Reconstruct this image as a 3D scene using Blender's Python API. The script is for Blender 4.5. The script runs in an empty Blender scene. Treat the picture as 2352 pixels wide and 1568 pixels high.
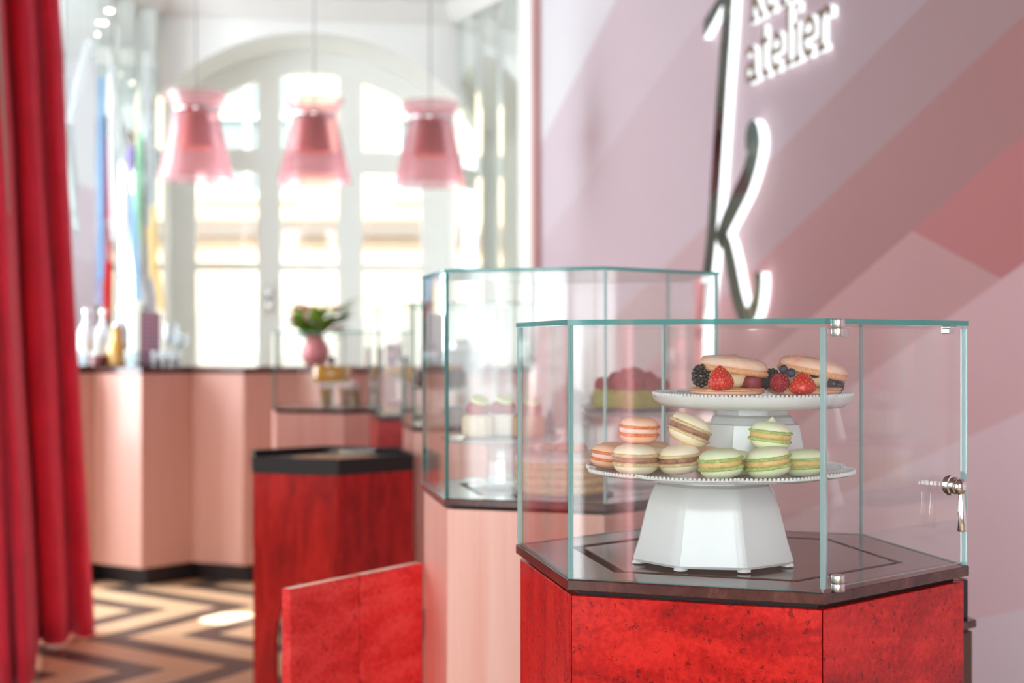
import bpy, bmesh, math, random
from mathutils import Vector, Matrix, noise
random.seed(7)
SC = bpy.context.scene
COL = SC.collection
PI = math.pi
def R(a): return math.radians(a)

# ------------------------------------------------------------------ camera
EYE = 1.25
F = 3267.0
cam = bpy.data.cameras.new('camera')
cam.lens = 50.0; cam.sensor_width = 36.0
cam.clip_start = 0.05; cam.clip_end = 200
cam.dof.use_dof = True; cam.dof.focus_distance = 1.66; cam.dof.aperture_fstop = 4.1
cob = bpy.data.objects.new('camera', cam); COL.objects.link(cob)
cob.location = (0, 0, EYE); cob.rotation_euler = (R(90), 0, 0)
SC.camera = cob

# ------------------------------------------------------------------ view, world, sun
vs = SC.view_settings
vs.view_transform = 'Standard'; vs.look = 'None'; vs.gamma = 1.0; vs.use_curve_mapping = False
vs.exposure = 1.36
SC.cycles.transparent_max_bounces = 48
SC.cycles.max_bounces = 12
SC.cycles.glossy_bounces = 6
SC.cycles.diffuse_bounces = 5
SC.cycles.caustics_reflective = False
SC.cycles.caustics_refractive = False
SC.cycles.sample_clamp_indirect = 6.0
SKY = 1.2; SUN = 1.8; REAR = 3.4; LEFT = 1.2; FARLEFT = 6.3
w = bpy.data.worlds.new('sky'); SC.world = w; w.use_nodes = True
w.node_tree.nodes['Background'].inputs[0].default_value = (0.93, 0.97, 1.0, 1)
w.node_tree.nodes['Background'].inputs[1].default_value = SKY
sl = bpy.data.lights.new('sun', 'SUN'); sl.energy = SUN; sl.angle = R(1.0); sl.color = (1.0, 0.95, 0.87)
so = bpy.data.objects.new('sun', sl); COL.objects.link(so)
so.rotation_euler = (R(48), 0, R(-16))      # from behind the camera, over the roof, onto the street

# ------------------------------------------------------------------ helpers
def at(x, y, Y):
    """photograph pixel at depth Y -> a point in the place"""
    return Vector(((x-1176)/F*Y, Y, EYE-(y-784)/F*Y))
def gx(x, Y): return (x-1176)/F*Y

class MB:
    def __init__(s): s.v = []; s.f = []; s.m = []
    def add(s, vs_, fs, mi=0):
        o = len(s.v); s.v += [tuple(p) for p in vs_]
        for k, f in enumerate(fs):
            s.f.append([i+o for i in f]); s.m.append(mi[k] if isinstance(mi, (list, tuple)) else mi)
        return s
    def box(s, x0, x1, y0, y1, z0, z1, mi=0):
        v = [(x0,y0,z0),(x1,y0,z0),(x1,y1,z0),(x0,y1,z0),(x0,y0,z1),(x1,y0,z1),(x1,y1,z1),(x0,y1,z1)]
        return s.add(v, [(0,3,2,1),(4,5,6,7),(0,1,5,4),(1,2,6,5),(2,3,7,6),(3,0,4,7)], mi)
    def prism(s, pts, z0, z1, mi=0, side=None):
        n = len(pts); side = mi if side is None else side
        v = [(p[0],p[1],z0) for p in pts]+[(p[0],p[1],z1) for p in pts]
        f = [tuple(reversed(range(n))), tuple(range(n, 2*n))]+[(i,(i+1)%n,n+(i+1)%n,n+i) for i in range(n)]
        return s.add(v, f, [mi, mi]+[side]*n)
    def loft(s, rings, cap0=True, cap1=True, mi=0, closed=True):
        n = len(rings[0]); v = [p for r in rings for p in r]; f = []
        for k in range(len(rings)-1):
            for i in range(n if closed else n-1):
                f.append((k*n+i, k*n+(i+1)%n, (k+1)*n+(i+1)%n, (k+1)*n+i))
        if cap0: f.append(tuple(reversed(range(n))))
        if cap1: f.append(tuple(range((len(rings)-1)*n, len(rings)*n)))
        return s.add(v, f, mi)
    def lathe(s, prof, n=32, c=(0,0,0), mi=0, cap=True, rf=None):
        rings = []
        for (r, z) in prof:
            rg = []
            for i in range(n):
                a = 2*PI*i/n; rr = r*(rf(a, r, z) if rf else 1)
                rg.append((c[0]+rr*math.cos(a), c[1]+rr*math.sin(a), c[2]+z))
            rings.append(rg)
        return s.loft(rings, cap, cap, mi)
    def ball(s, c, rx, ry=None, rz=None, n=12, k=8, mi=0, fn=None, rot=None):
        ry = ry or rx; rz = rz or rx; rings = []
        for j in range(k+1):
            t = -PI/2+PI*j/k; ct = max(math.cos(t), 1e-3); rg = []
            for i in range(n):
                a = 2*PI*i/n
                p = Vector((math.cos(a)*ct, math.sin(a)*ct, math.sin(t)))
                q = p*fn(p) if fn else p
                q = Vector((q.x*rx, q.y*ry, q.z*rz))
                if rot: q = rot @ q
                rg.append((c[0]+q.x, c[1]+q.y, c[2]+q.z))
            rings.append(rg)
        return s.loft(rings, True, True, mi)
    def tube(s, pts, r, n=8, mi=0):
        pts = [Vector(p) for p in pts]; rings = []
        rr = r if isinstance(r, (list, tuple)) else [r]*len(pts)
        prev = None
        for i, p in enumerate(pts):
            d = (pts[min(i+1, len(pts)-1)]-pts[max(i-1, 0)]).normalized()
            if prev is None:
                up = Vector((0,0,1)) if abs(d.z) < .9 else Vector((1,0,0))
                a = d.cross(up).normalized()
            else:
                a = (prev-d*prev.dot(d)).normalized()
            b = d.cross(a); prev = a
            rings.append([tuple(p+a*(rr[i]*math.cos(2*PI*j/n))+b*(rr[i]*math.sin(2*PI*j/n))) for j in range(n)])
        return s.loft(rings, True, True, mi)
    def xform(s, M):
        s.v = [tuple(M @ Vector(p)) for p in s.v]; return s
    def mesh(s, name, mats, smooth=None):
        me = bpy.data.meshes.new(name); me.from_pydata(s.v, [], s.f)
        for m in (mats if isinstance(mats, (list, tuple)) else [mats]): me.materials.append(m)
        me.polygons.foreach_set('material_index', s.m)
        bm = bmesh.new(); bm.from_mesh(me); bmesh.ops.recalc_face_normals(bm, faces=bm.faces); bm.to_mesh(me); bm.free()
        if smooth is not None:
            me.polygons.foreach_set('use_smooth', [True]*len(me.polygons))
            me.set_sharp_from_angle(angle=R(smooth))
        me.update(); return me
    def build(s, name, mats, parent=None, smooth=None, loc=None, rz=None):
        return link(name, s.mesh(name, mats, smooth), parent, loc, rz)

def link(name, me, parent=None, loc=None, rz=None, rot=None):
    o = bpy.data.objects.new(name, me); COL.objects.link(o)
    if parent: o.parent = parent
    if loc is not None: o.location = loc
    if rz is not None: o.rotation_euler = (0, 0, rz)
    if rot is not None: o.rotation_euler = rot
    return o
def tag(o, label, cat, group=None, kind=None):
    if label: o['label'] = label
    if cat: o['category'] = cat
    if group: o['group'] = group
    if kind: o['kind'] = kind
    return o
def thing(name, label, cat, loc=(0,0,0), rz=0, group=None):
    o = bpy.data.objects.new(name, None); COL.objects.link(o); o.empty_display_size = .05
    o.location = loc; o.rotation_euler = (0, 0, rz)
    return tag(o, label, cat, group)
def struct(o): o['kind'] = 'structure'; return o
def copy_tree(o, parent=None):
    c = o.copy(); COL.objects.link(c); c.parent = parent
    for ch in o.children: copy_tree(ch, c)
    return c
def bevel(o, w_, seg=2):
    m = o.modifiers.new('bevel', 'BEVEL'); m.width = w_; m.segments = seg; m.limit_method = 'ANGLE'; m.angle_limit = R(35); return o

# ------------------------------------------------------------------ materials
def srgb(r, g, b):
    f = lambda c: (c/255/12.92) if c/255 <= .04045 else ((c/255+.055)/1.055)**2.4
    return (f(r), f(g), f(b), 1)
class NT:
    def __init__(s, name):
        s.mat = bpy.data.materials.new(name); s.mat.use_nodes = True
        s.t = s.mat.node_tree; s.n = s.t.nodes; s.p = s.n.get('Principled BSDF'); s.out = s.n.get('Material Output')
    def new(s, typ, **kw):
        n = s.n.new(typ)
        for k, v in kw.items():
            if k.startswith('i_'): n.inputs[k[2:].replace('_', ' ')].default_value = v
            else: setattr(n, k, v)
        return n
    def ln(s, a, b): s.t.links.new(a, b)
    def ramp(s, fac, stops, interp='LINEAR'):
        r = s.new('ShaderNodeValToRGB'); r.color_ramp.interpolation = interp
        e = r.color_ramp.elements
        while len(e) < len(stops): e.new(.5)
        for k, (p, c) in enumerate(stops): e[k].position = p; e[k].color = c
        s.ln(fac, r.inputs[0]); return r
    def coord(s, kind='Object', scale=(1,1,1), rot=(0,0,0), rnd=False):
        tc = s.new('ShaderNodeTexCoord'); mp = s.new('ShaderNodeMapping')
        mp.inputs['Scale'].default_value = scale; mp.inputs['Rotation'].default_value = rot
        s.ln(tc.outputs[kind], mp.inputs['Vector'])
        if rnd:
            oi = s.new('ShaderNodeObjectInfo'); mu = s.new('ShaderNodeMath', operation='MULTIPLY'); mu.inputs[1].default_value = 37.0
            s.ln(oi.outputs['Random'], mu.inputs[0]); s.ln(mu.outputs[0], mp.inputs['Location'])
        return mp.outputs[0]
    def noise(s, vec, scale, detail=4, rough=.55, dist=0):
        n = s.new('ShaderNodeTexNoise'); n.inputs['Scale'].default_value = scale; n.inputs['Detail'].default_value = detail
        n.inputs['Roughness'].default_value = rough; n.inputs['Distortion'].default_value = dist
        if vec: s.ln(vec, n.inputs['Vector'])
        return n.outputs['Fac']
    def bump(s, h, strength=.3, dist=.002):
        b = s.new('ShaderNodeBump'); b.inputs['Strength'].default_value = strength; b.inputs['Distance'].default_value = dist
        s.ln(h, b.inputs['Height']); s.ln(b.outputs[0], s.p.inputs['Normal']); return b
def plain(name, col, rough=.5, metal=0, spec=.5, coat=0, sss=0, trans=0, ior=1.5, alpha=1, emit=None, es=0, var=0, vscale=30, bmp=0, bscale=200, bd=.001):
    t = NT(name); p = t.p
    p.inputs['Base Color'].default_value = col; p.inputs['Roughness'].default_value = rough; p.inputs['Metallic'].default_value = metal
    p.inputs['Specular IOR Level'].default_value = spec; p.inputs['Coat Weight'].default_value = coat; p.inputs['Coat Roughness'].default_value = .05
    p.inputs['IOR'].default_value = ior; p.inputs['Transmission Weight'].default_value = trans
    if sss: p.inputs['Subsurface Weight'].default_value = sss; p.inputs['Subsurface Radius'].default_value = (.01,.006,.004); p.inputs['Subsurface Scale'].default_value = .5
    if emit: p.inputs['Emission Color'].default_value = emit; p.inputs['Emission Strength'].default_value = es
    if var:
        v = t.coord('Object', rnd=True); n = t.noise(v, vscale)
        c0 = tuple(max(0, c*(1-var)) for c in col[:3])+(1,); c1 = tuple(min(1, c*(1+var)) for c in col[:3])+(1,)
        r = t.ramp(n, [(.3, c0), (.7, c1)]); t.ln(r.outputs[0], p.inputs['Base Color'])
    if bmp:
        v = t.coord('Object'); t.bump(t.noise(v, bscale, 3), bmp, bd)
    return t.mat
def emission(name, col, s):
    t = NT(name); t.n.remove(t.p); e = t.new('ShaderNodeEmission'); e.inputs[0].default_value = col; e.inputs[1].default_value = s
    t.ln(e.outputs[0], t.out.inputs[0]); return t.mat
def thin_glass(name, tint=(.985,.995,.99,1), f0=.045, mixd=None, rough=0.0):
    """flat glass: what is not mirrored passes straight through (Schlick reflectance)"""
    t = NT(name); t.n.remove(t.p)
    tr = t.new('ShaderNodeBsdfTransparent'); tr.inputs[0].default_value = tint
    gl = t.new('ShaderNodeBsdfGlossy'); gl.inputs['Roughness'].default_value = rough; gl.inputs[0].default_value = (1,1,1,1)
    lw = t.new('ShaderNodeLayerWeight'); lw.inputs[0].default_value = .5
    pw = t.new('ShaderNodeMath', operation='POWER'); pw.inputs[1].default_value = 5
    t.ln(lw.outputs['Facing'], pw.inputs[0])
    ma = t.new('ShaderNodeMath', operation='MULTIPLY_ADD'); ma.inputs[1].default_value = 1-f0; ma.inputs[2].default_value = f0
    t.ln(pw.outputs[0], ma.inputs[0])
    mx = t.new('ShaderNodeMixShader'); t.ln(ma.outputs[0], mx.inputs[0]); t.ln(tr.outputs[0], mx.inputs[1]); t.ln(gl.outputs[0], mx.inputs[2])
    last = mx.outputs[0]
    if mixd:
        col, fac = mixd
        tl = t.new('ShaderNodeBsdfTranslucent'); tl.inputs[0].default_value = col
        df = t.new('ShaderNodeBsdfDiffuse'); df.inputs[0].default_value = col
        m1 = t.new('ShaderNodeMixShader'); m1.inputs[0].default_value = .5; t.ln(tl.outputs[0], m1.inputs[1]); t.ln(df.outputs[0], m1.inputs[2])
        m2 = t.new('ShaderNodeMixShader'); m2.inputs[0].default_value = fac; t.ln(last, m2.inputs[1]); t.ln(m1.outputs[0], m2.inputs[2]); last = m2.outputs[0]
    t.ln(last, t.out.inputs[0]); return t.mat

M = {}
M['glass'] = thin_glass('clear_glass')
M['glass_edge'] = thin_glass('green_glass_edge', (.35,.72,.70,1), .10, ((.16,.55,.52,1), .55), .05)
M['glass_edge_pale'] = thin_glass('pale_glass_edge', (.85,.96,.96,1), .16, ((.72,.92,.92,1), .45), .05)
M['window_glass'] = thin_glass('window_glass', (.99,1,.99,1), .04)
M['stand_glass'] = thin_glass('pressed_glass', (.90,.93,.94,1), .10, ((.75,.80,.85,1), .12), .02)
M['drink_glass'] = thin_glass('drinking_glass', (.92,.95,.96,1), .10, ((.85,.9,.95,1), .12), .02)
M['chrome'] = plain('chrome', (.80,.80,.80,1), .08, 1)
M['steel'] = plain('brushed_steel', (.62,.60,.58,1), .28, 1)
M['black'] = plain('matt_black', (.012,.009,.009,1), .45)
M['gap'] = plain('dark_shadow_gap', (.02,.012,.012,1), .7)
M['white'] = plain('white_paint', srgb(240,240,236), .55)
M['porcelain'] = plain('white_glazed_porcelain', srgb(224,226,225), .2, coat=.25, sss=.0)
M['mirror'] = plain('mirror', (.86,.91,.89,1), .02, 1)

def red_veneer(name, c0, c1, c2, gloss=.22, horiz=True):
    t = NT(name); p = t.p
    v = t.coord('Object', (1,1,1), rnd=True)
    v2 = t.coord('Object', (4,4,11) if horiz else (16,16,3.0), (0, R(-16) if horiz else 0, 0), rnd=True)
    a = t.noise(v2, 1.7, 5, .58, .6)
    b = t.noise(v, 130, 4, .7, .2)
    mx = t.new('ShaderNodeMix', data_type='FLOAT'); mx.inputs[0].default_value = .42; t.ln(a, mx.inputs[2]); t.ln(b, mx.inputs[3])
    r = t.ramp(mx.outputs[0], [(.34, c0), (.48, c1), (.60, c2)])
    # birds-eyes: small dark flecks
    vo = t.new('ShaderNodeTexVoronoi'); vo.inputs['Scale'].default_value = 125; vo.inputs['Randomness'].default_value = 1
    wv = t.new('ShaderNodeTexNoise'); wv.inputs['Scale'].default_value = 320; wv.inputs['Detail'].default_value = 2; t.ln(v, wv.inputs['Vector'])
    wa = t.new('ShaderNodeVectorMath', operation='MULTIPLY_ADD'); wa.inputs[1].default_value = (.012,.012,.012); t.ln(wv.outputs['Color'], wa.inputs[0]); t.ln(t.coord('Object', (1,1,.8), rnd=True), wa.inputs[2])
    t.ln(wa.outputs[0], vo.inputs['Vector'])
    n3 = t.noise(v, 60, 2, .5)
    sub = t.new('ShaderNodeMath', operation='MULTIPLY_ADD'); sub.inputs[1].default_value = 1.05; sub.inputs[2].default_value = -.355
    t.ln(n3, sub.inputs[0])
    lt = t.new('ShaderNodeMath', operation='LESS_THAN'); t.ln(vo.outputs['Distance'], lt.inputs[0]); t.ln(sub.outputs[0], lt.inputs[1])
    mc = t.new('ShaderNodeMix', data_type='RGBA'); mc.inputs[7].default_value = tuple(c*.35 for c in c0[:3])+(1,)
    ml = t.new('ShaderNodeMath', operation='MULTIPLY'); ml.inputs[1].default_value = .68 if horiz else .3; t.ln(lt.outputs[0], ml.inputs[0])
    t.ln(ml.outputs[0], mc.inputs[0]); t.ln(r.outputs[0], mc.inputs[6]); t.ln(mc.outputs[2], p.inputs['Base Color'])
    p.inputs['Roughness'].default_value = gloss; p.inputs['Coat Weight'].default_value = .12; p.inputs['Coat Roughness'].default_value = .10; p.inputs['Specular IOR Level'].default_value = .35
    t.bump(a, .05, .004)
    return t.mat
M['red'] = red_veneer('red_birdseye_veneer', srgb(112,3,3), srgb(176,11,9), srgb(210,32,25))
M['red_up'] = red_veneer('red_straight_veneer', srgb(120,4,4), srgb(176,12,10), srgb(206,32,26), horiz=False)
M['red_gate'] = red_veneer('rosy_red_veneer', srgb(184,22,24), srgb(228,52,54), srgb(242,80,78))
def pink_wood(name, c0, c1, rough=.35):
    t = NT(name)
    v = t.coord('Object', (14,14,.55), rnd=True); a = t.noise(v, 2.2, 5, .6, .3)
    r = t.ramp(a, [(.3, c0), (.7, c1)]); t.ln(r.outputs[0], t.p.inputs['Base Color'])
    t.p.inputs['Roughness'].default_value = rough; t.p.inputs['Coat Weight'].default_value = .25; t.p.inputs['Coat Roughness'].default_value = .15
    return t.mat
M['pink'] = pink_wood('pink_stained_wood', srgb(240,180,162), srgb(250,206,192))
M['bar_pink'] = pink_wood('dusty_pink_bar_wood', srgb(206,158,142), srgb(216,170,156), .5)
def marble(name):
    t = NT(name); v = t.coord('Object', rnd=True)
    n = t.noise(v, 22, 8, .7, .8); r = t.ramp(n, [(.3, srgb(52,26,24)), (.55, srgb(86,48,43)), (.75, srgb(112,72,64))])
    vo = t.new('ShaderNodeTexVoronoi'); vo.feature = 'DISTANCE_TO_EDGE'; vo.inputs['Scale'].default_value = 34
    dn = t.new('ShaderNodeVectorMath', operation='MULTIPLY_ADD'); 
    nc = t.new('ShaderNodeTexNoise'); nc.inputs['Scale'].default_value = 30; t.ln(v, nc.inputs['Vector'])
    dn.inputs[1].default_value = (.05,.05,.05); t.ln(nc.outputs['Color'], dn.inputs[0]); t.ln(v, dn.inputs[2]); t.ln(dn.outputs[0], vo.inputs['Vector'])
    lt = t.new('ShaderNodeMath', operation='LESS_THAN'); lt.inputs[1].default_value = .018; t.ln(vo.outputs['Distance'], lt.inputs[0])
    ml = t.new('ShaderNodeMath', operation='MULTIPLY'); ml.inputs[1].default_value = .25; t.ln(lt.outputs[0], ml.inputs[0])
    mc = t.new('ShaderNodeMix', data_type='RGBA'); mc.inputs[7].default_value = srgb(40,22,20); t.ln(ml.outputs[0], mc.inputs[0]); t.ln(r.outputs[0], mc.inputs[6])
    t.ln(mc.outputs[2], t.p.inputs['Base Color']); t.p.inputs['Roughness'].default_value = .14; t.p.inputs['Specular IOR Level'].default_value = .6
    return t.mat
M['marble'] = marble('dark_red_brown_marble')
M['velvet'] = plain('red_velvet', srgb(236,46,72), .75, var=.12, vscale=6)
M['velvet'].node_tree.nodes['Principled BSDF'].inputs['Sheen Weight'].default_value = .9
M['velvet'].node_tree.nodes['Principled BSDF'].inputs['Sheen Tint'].default_value = srgb(255,120,140)
M['lining'] = plain('grey_curtain_lining', srgb(190,180,165), .8)
# ------------------------------------------------------------------ the room
CEIL = 3.66
UD = Vector((.2291, -.9734)); UN = Vector((-.9734, -.2291)); C0 = Vector((.162, 8.68))   # wall_right: along, normal, far corner
def wall_uz(x, y, off=0.0):
    """pixel -> (u, z) on the plane of wall_right, moved off metres into the room"""
    c = C0+UN*off; k = (x-1176)/F
    u = (k*c.y-c.x)/(UD.x-k*UD.y)
    Y = c.y+UD.y*u
    return u, EYE-(y-784)/F*Y
def wall_pt(u, z, off=0.0):
    p = C0+UD*u+UN*off
    return Vector((p.x, p.y, z))
ULEN = 10.75
# floor slab with chevron planks
fl = MB(); fl.box(-4.2, 3.2, -2.0, 11.2, -.10, -.013)
floor = struct(fl.build('floor', plain('floor_bed', srgb(60,48,42), .8)))
def plank_mat(name, c, gr):
    t = NT(name); v = t.coord('Object', (3,24,3), (0,0,R(45))); n = t.noise(v, 3, 5, .6)
    r = t.ramp(n, [(.3, tuple(x*(1-gr) for x in c[:3])+(1,)), (.7, c)]); t.ln(r.outputs[0], t.p.inputs['Base Color'])
    t.p.inputs['Roughness'].default_value = .42; return t.mat
M['tan'] = plank_mat('tan_oak_plank', srgb(246,208,164), .12); M['darkp'] = plank_mat('dark_oak_plank', srgb(104,88,78), .2)
HA = .625; SH = .56
AX = Vector((.2291,-.9734)); BX = Vector((.9734,.2291))
PO = Vector((-1.39, 6.70))
meshes = {}
cand = []
for k in range(-8, 15):
    for j in range(-14, 16):
        for q, (b0, b1) in enumerate(((0., -.225), (-.225, -.39))):
            o = PO+AX*(k*HA)+BX*(j*.39)
            # even columns run away from the ridge, odd ones return
            s0, s1 = ((0, -SH) if k % 2 == 0 else (-SH, 0))
            cpt = o+AX*(HA/2)+BX*((s0+s1)/2+(b0+b1)/2)
            if -4.0 < cpt.x < 3.0 and -1.9 < cpt.y < 11:
                px = 1176+F*cpt.x/max(cpt.y, .3); py = 784+F*EYE/max(cpt.y, .3)
                score = abs(px-350)/300+abs(py-1450)/150 if cpt.y > 1 else 99
                cand.append((score, o, k % 2, q, b0, b1, s0, s1))
cand.sort(key=lambda c: c[0])
rest = [MB(), MB()]
def plank_poly(b0, b1, s0, s1, g=.0012):
    p0 = BX*(b0+s0-g); p1 = BX*(b1+s0+g); p2 = AX*HA+BX*(b1+s1+g); p3 = AX*HA+BX*(b0+s1-g)
    return [p0+AX*g, p1+AX*g, p2-AX*g, p3-AX*g]
for n_, (sc_, o, par, q, b0, b1, s0, s1) in enumerate(cand):
    if n_ < 240:
        if (par, q) not in meshes:
            mb = MB(); mb.prism(plank_poly(b0, b1, s0, s1), -.0125, 0.0)
            meshes[(par, q)] = mb.mesh('plank', M['tan'] if q == 0 else M['darkp'])
        link('plank', meshes[(par, q)], floor, (o.x, o.y, 0))
    else:
        rest[q].prism([p+o for p in plank_poly(b0, b1, s0, s1)], -.0125, 0.0)
for q in (0, 1):
    r_ = rest[q].build('outlying_plank_field', M['tan'] if q == 0 else M['darkp'], floor); r_['kind'] = 'stuff'

M['ceil'] = plain('white_ceiling', srgb(244,248,249), .8, var=.03, vscale=3)
struct(MB().box(-4.2, 3.2, 6.6, 11.4, CEIL, CEIL+.1).build('ceiling', M['ceil']))
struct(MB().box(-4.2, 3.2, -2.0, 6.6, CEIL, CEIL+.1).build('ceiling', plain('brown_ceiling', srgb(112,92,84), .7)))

# wall_right with its painted facets ------------------------------------------------
mur = [(1237,0,1415,0)]
def mpaint(n_, c): return plain('mural_'+n_, c, .62, spec=.3)
PAINT = {'pale': mpaint('pale', srgb(206,202,205)), 'lav': mpaint('lavender', srgb(194,178,185)), 'mauve': mpaint('mauve', srgb(189,169,176)),
         'grey': mpaint('greyish_mauve', srgb(182,153,156)), 'rose': mpaint('rose', srgb(184,136,138)), 'pink': mpaint('pink', srgb(202,132,136)),
         'dusty': mpaint('dusty_pink', srgb(210,164,166)), 'light': mpaint('light_dusty_pink', srgb(228,190,196)), 'lilac': mpaint('lilac', srgb(236,210,220)), 'hi': mpaint('pale_lilac', srgb(236,224,236))}
bm = bmesh.new()
vv = [bm.verts.new((u, 0, z)) for u, z in ((0,0),(ULEN,0),(ULEN,CEIL),(0,CEIL))]
bm.faces.new(vv)
LINES = {'a': ((1414,0),(1240,338)), 'b': ((1640,0),(1245,560)), 'c': ((2130,0),(1500,640)), 'd': ((2320,65),(1857,497)), 'e': ((2352,308),(1862,731)),
         'f': ((2090,527),(2304,642)), 'g': ((2352,604),(2175,731)), 'h': ((2352,945),(2000,1105)), 'i': ((2352,1398),(2230,1424))}
def line_uz(l):
    (x0,y0),(x1,y1) = LINES[l]
    return Vector(wall_uz(x0,y0)), Vector(wall_uz(x1,y1))
def above(l, p):
    a, b = line_uz(l)
    if a.x > b.x: a, b = b, a
    return (b.x-a.x)*(p.y-a.y)-(b.y-a.y)*(p.x-a.x) > 0
for l in LINES:
    a, b = line_uz(l); d = (b-a).normalized()
    bmesh.ops.bisect_plane(bm, geom=bm.faces[:]+bm.edges[:]+bm.verts[:], plane_co=(a.x,0,a.y), plane_no=(-d.y,0,d.x), clear_inner=False, clear_outer=False)
keys = list(PAINT)
def region(p):
    if above('a', p): return 'pale'
    if above('b', p): return 'lav'
    if above('c', p): return 'mauve'
    if above('d', p): return 'grey'
    if above('e', p): return 'rose'
    if above('h', p):
        if not above('g', p): return 'light'
        return 'pink' if above('f', p) else 'dusty'
    if above('i', p): return 'lilac'
    return 'hi'
me = bpy.data.meshes.new('wall_right')
for k in keys: me.materials.append(PAINT[k])
for f in bm.faces:
    c = f.calc_center_median(); f.material_index = keys.index(region(Vector((c.x, c.z))))
Mw = Matrix(((UD.x, -UN.x, 0, C0.x), (UD.y, -UN.y, 0, C0.y), (0,0,1,0), (0,0,0,1)))
bm.transform(Mw); bm.normal_update()
bm.to_mesh(me); bm.free()
wr = struct(link('wall_right', me))
sm = wr.modifiers.new('thick', 'SOLIDIFY'); sm.thickness = .2; sm.offset = 0
# push the solid so that the painted face stays on the wall plane
wr.location = (-UN.x*.1, -UN.y*.1, 0)
M['rosetrim'] = plain('dusty_rose_trim', srgb(176,128,126), .5)
tb = MB()
p0 = C0+UN*.03; 
tb.add([wall_pt(-.07,0,.03), wall_pt(.06,0,.03), wall_pt(.06,0,-.2), wall_pt(-.07,0,-.2), wall_pt(-.07,CEIL,.03), wall_pt(.06,CEIL,.03), wall_pt(.06,CEIL,-.2), wall_pt(-.07,CEIL,-.2)],
       [(0,1,2,3),(4,5,6,7),(0,1,5,4),(1,2,6,5),(2,3,7,6),(3,0,4,7)])
struct(tb.build('trim_1', M['rosetrim']))
bb = MB(); bb.add([wall_pt(.06,0,.0), wall_pt(ULEN,0,.0), wall_pt(ULEN,0,.015), wall_pt(.06,0,.015), wall_pt(.06,.09,.0), wall_pt(ULEN,.09,.0), wall_pt(ULEN,.09,.015), wall_pt(.06,.09,.015)],
       [(0,1,2,3),(4,5,6,7),(0,1,5,4),(1,2,6,5),(2,3,7,6),(3,0,4,7)])
struct(bb.build('baseboard_right', M['rosetrim']))

# rear and left walls (out of view, their daylit windows assumed to fit the light and reflections) -------------------
M['wallw'] = plain('warm_white_wall', srgb(226,214,208), .7)
M['daylight'] = emission('daylit_window_glass', (.88,.96,1.0,1), REAR)
M['daylight_l'] = emission('daylit_window_glass_soft', (.88,.96,1.0,1), LEFT)
M['daylight_s'] = emission('sunlit_curtain_gap', (1.0,.48,.52,1), 2.2)
M['daylight_w'] = emission('sheer_lit_window', (.96,.98,1.0,1), 2.2)
def wall_with_holes(name, L, H, holes, mat, org, d, thick=.15):
    """vertical wall along d from org; holes = (s0,s1,z0,z1)"""
    xs = sorted({0, L, *[h[0] for h in holes], *[h[1] for h in holes]}); zs = sorted({0, H, *[h[2] for h in holes], *[h[3] for h in holes]})
    mb = MB(); dv = Vector((d[0], d[1], 0)); nv = Vector((-d[1], d[0], 0))
    for i in range(len(xs)-1):
        for j in range(len(zs)-1):
            cx, cz = (xs[i]+xs[i+1])/2, (zs[j]+zs[j+1])/2
            if any(h[0] < cx < h[1] and h[2] < cz < h[3] for h in holes): continue
            P = lambda s, t, z: tuple(Vector((org[0], org[1], 0))+dv*s+nv*t+Vector((0,0,z)))
            a, b, c, e = xs[i], xs[i+1], zs[j], zs[j+1]
            mb.add([P(a,0,c),P(b,0,c),P(b,thick,c),P(a,thick,c),P(a,0,e),P(b,0,e),P(b,thick,e),P(a,thick,e)], [(0,3,2,1),(4,5,6,7),(0,1,5,4),(1,2,6,5),(2,3,7,6),(3,0,4,7)])
    return struct(mb.build(name, mat))
RH = [(1.55,1.68,.05,3.3), (1.83,1.91,.05,3.3), (2.85,4.05,.4,3.1), (4.2,4.7,.7,3.1), (.35,1.1,.3,3.3)]
wall_with_holes('wall_rear', 6.6, CEIL, RH, M['wallw'], (-3.8,-1.6), (1,0), -.15)
LH = [(.6,2.0,.6,3.2), (2.5,3.9,.6,3.2), (5.9,7.4,.6,3.3), (7.9,9.6,.6,3.3)]
wall_with_holes('wall_left', 10.3, CEIL, LH, M['wallw'], (-3.8,-1.6), (0,1), .15)
wn = 2
def lit_window(cx0, cx1, cy0, cy1, z0, z1, mat, bars, axis):
    global wn
    root = MB(); root.box(cx0, cx1, cy0, cy1, z0, z1, 0)
    o = struct(root.build('window_%d' % wn, mat)); wn += 1
    if bars:
        mb = MB(); t = .03
        if axis == 'x':
            for s in (cx0+t/2, (cx0+cx1)/2, cx1-t/2): mb.box(s-t/2, s+t/2, cy1, cy1+.05, z0, z1)
            for z in (z0+t/2, (z0+z1)/2, z1-t/2): mb.box(cx0, cx1, cy1, cy1+.05, z-t/2, z+t/2)
        else:
            for s in (cy0+t/2, (cy0+cy1)/2, cy1-t/2): mb.box(cx1, cx1+.05, s-t/2, s+t/2, z0, z1)
            for z in (z0+t/2, (z0+z1)/2, z1-t/2): mb.box(cx1, cx1+.05, cy0, cy1, z-t/2, z+t/2)
        mb.build('window_frame', M['white'], o)
    return o
for i, h in enumerate(RH):
    lit_window(-3.8+h[0], -3.8+h[1], -1.72, -1.70, h[2], h[3], M['daylight_s'] if i == 1 else M['daylight_w'] if i in (0, 4) else M['daylight'], i > 1, 'x')
M['added_glow_m'] = emission('added_window_glow_mid', (.86,.95,1.0,1), FARLEFT*.28)  # unseen glowing panes, added on the left wall to brighten the far bay
M['added_glow_f'] = emission('added_window_glow_bright', (.84,.94,1.0,1), FARLEFT)
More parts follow.
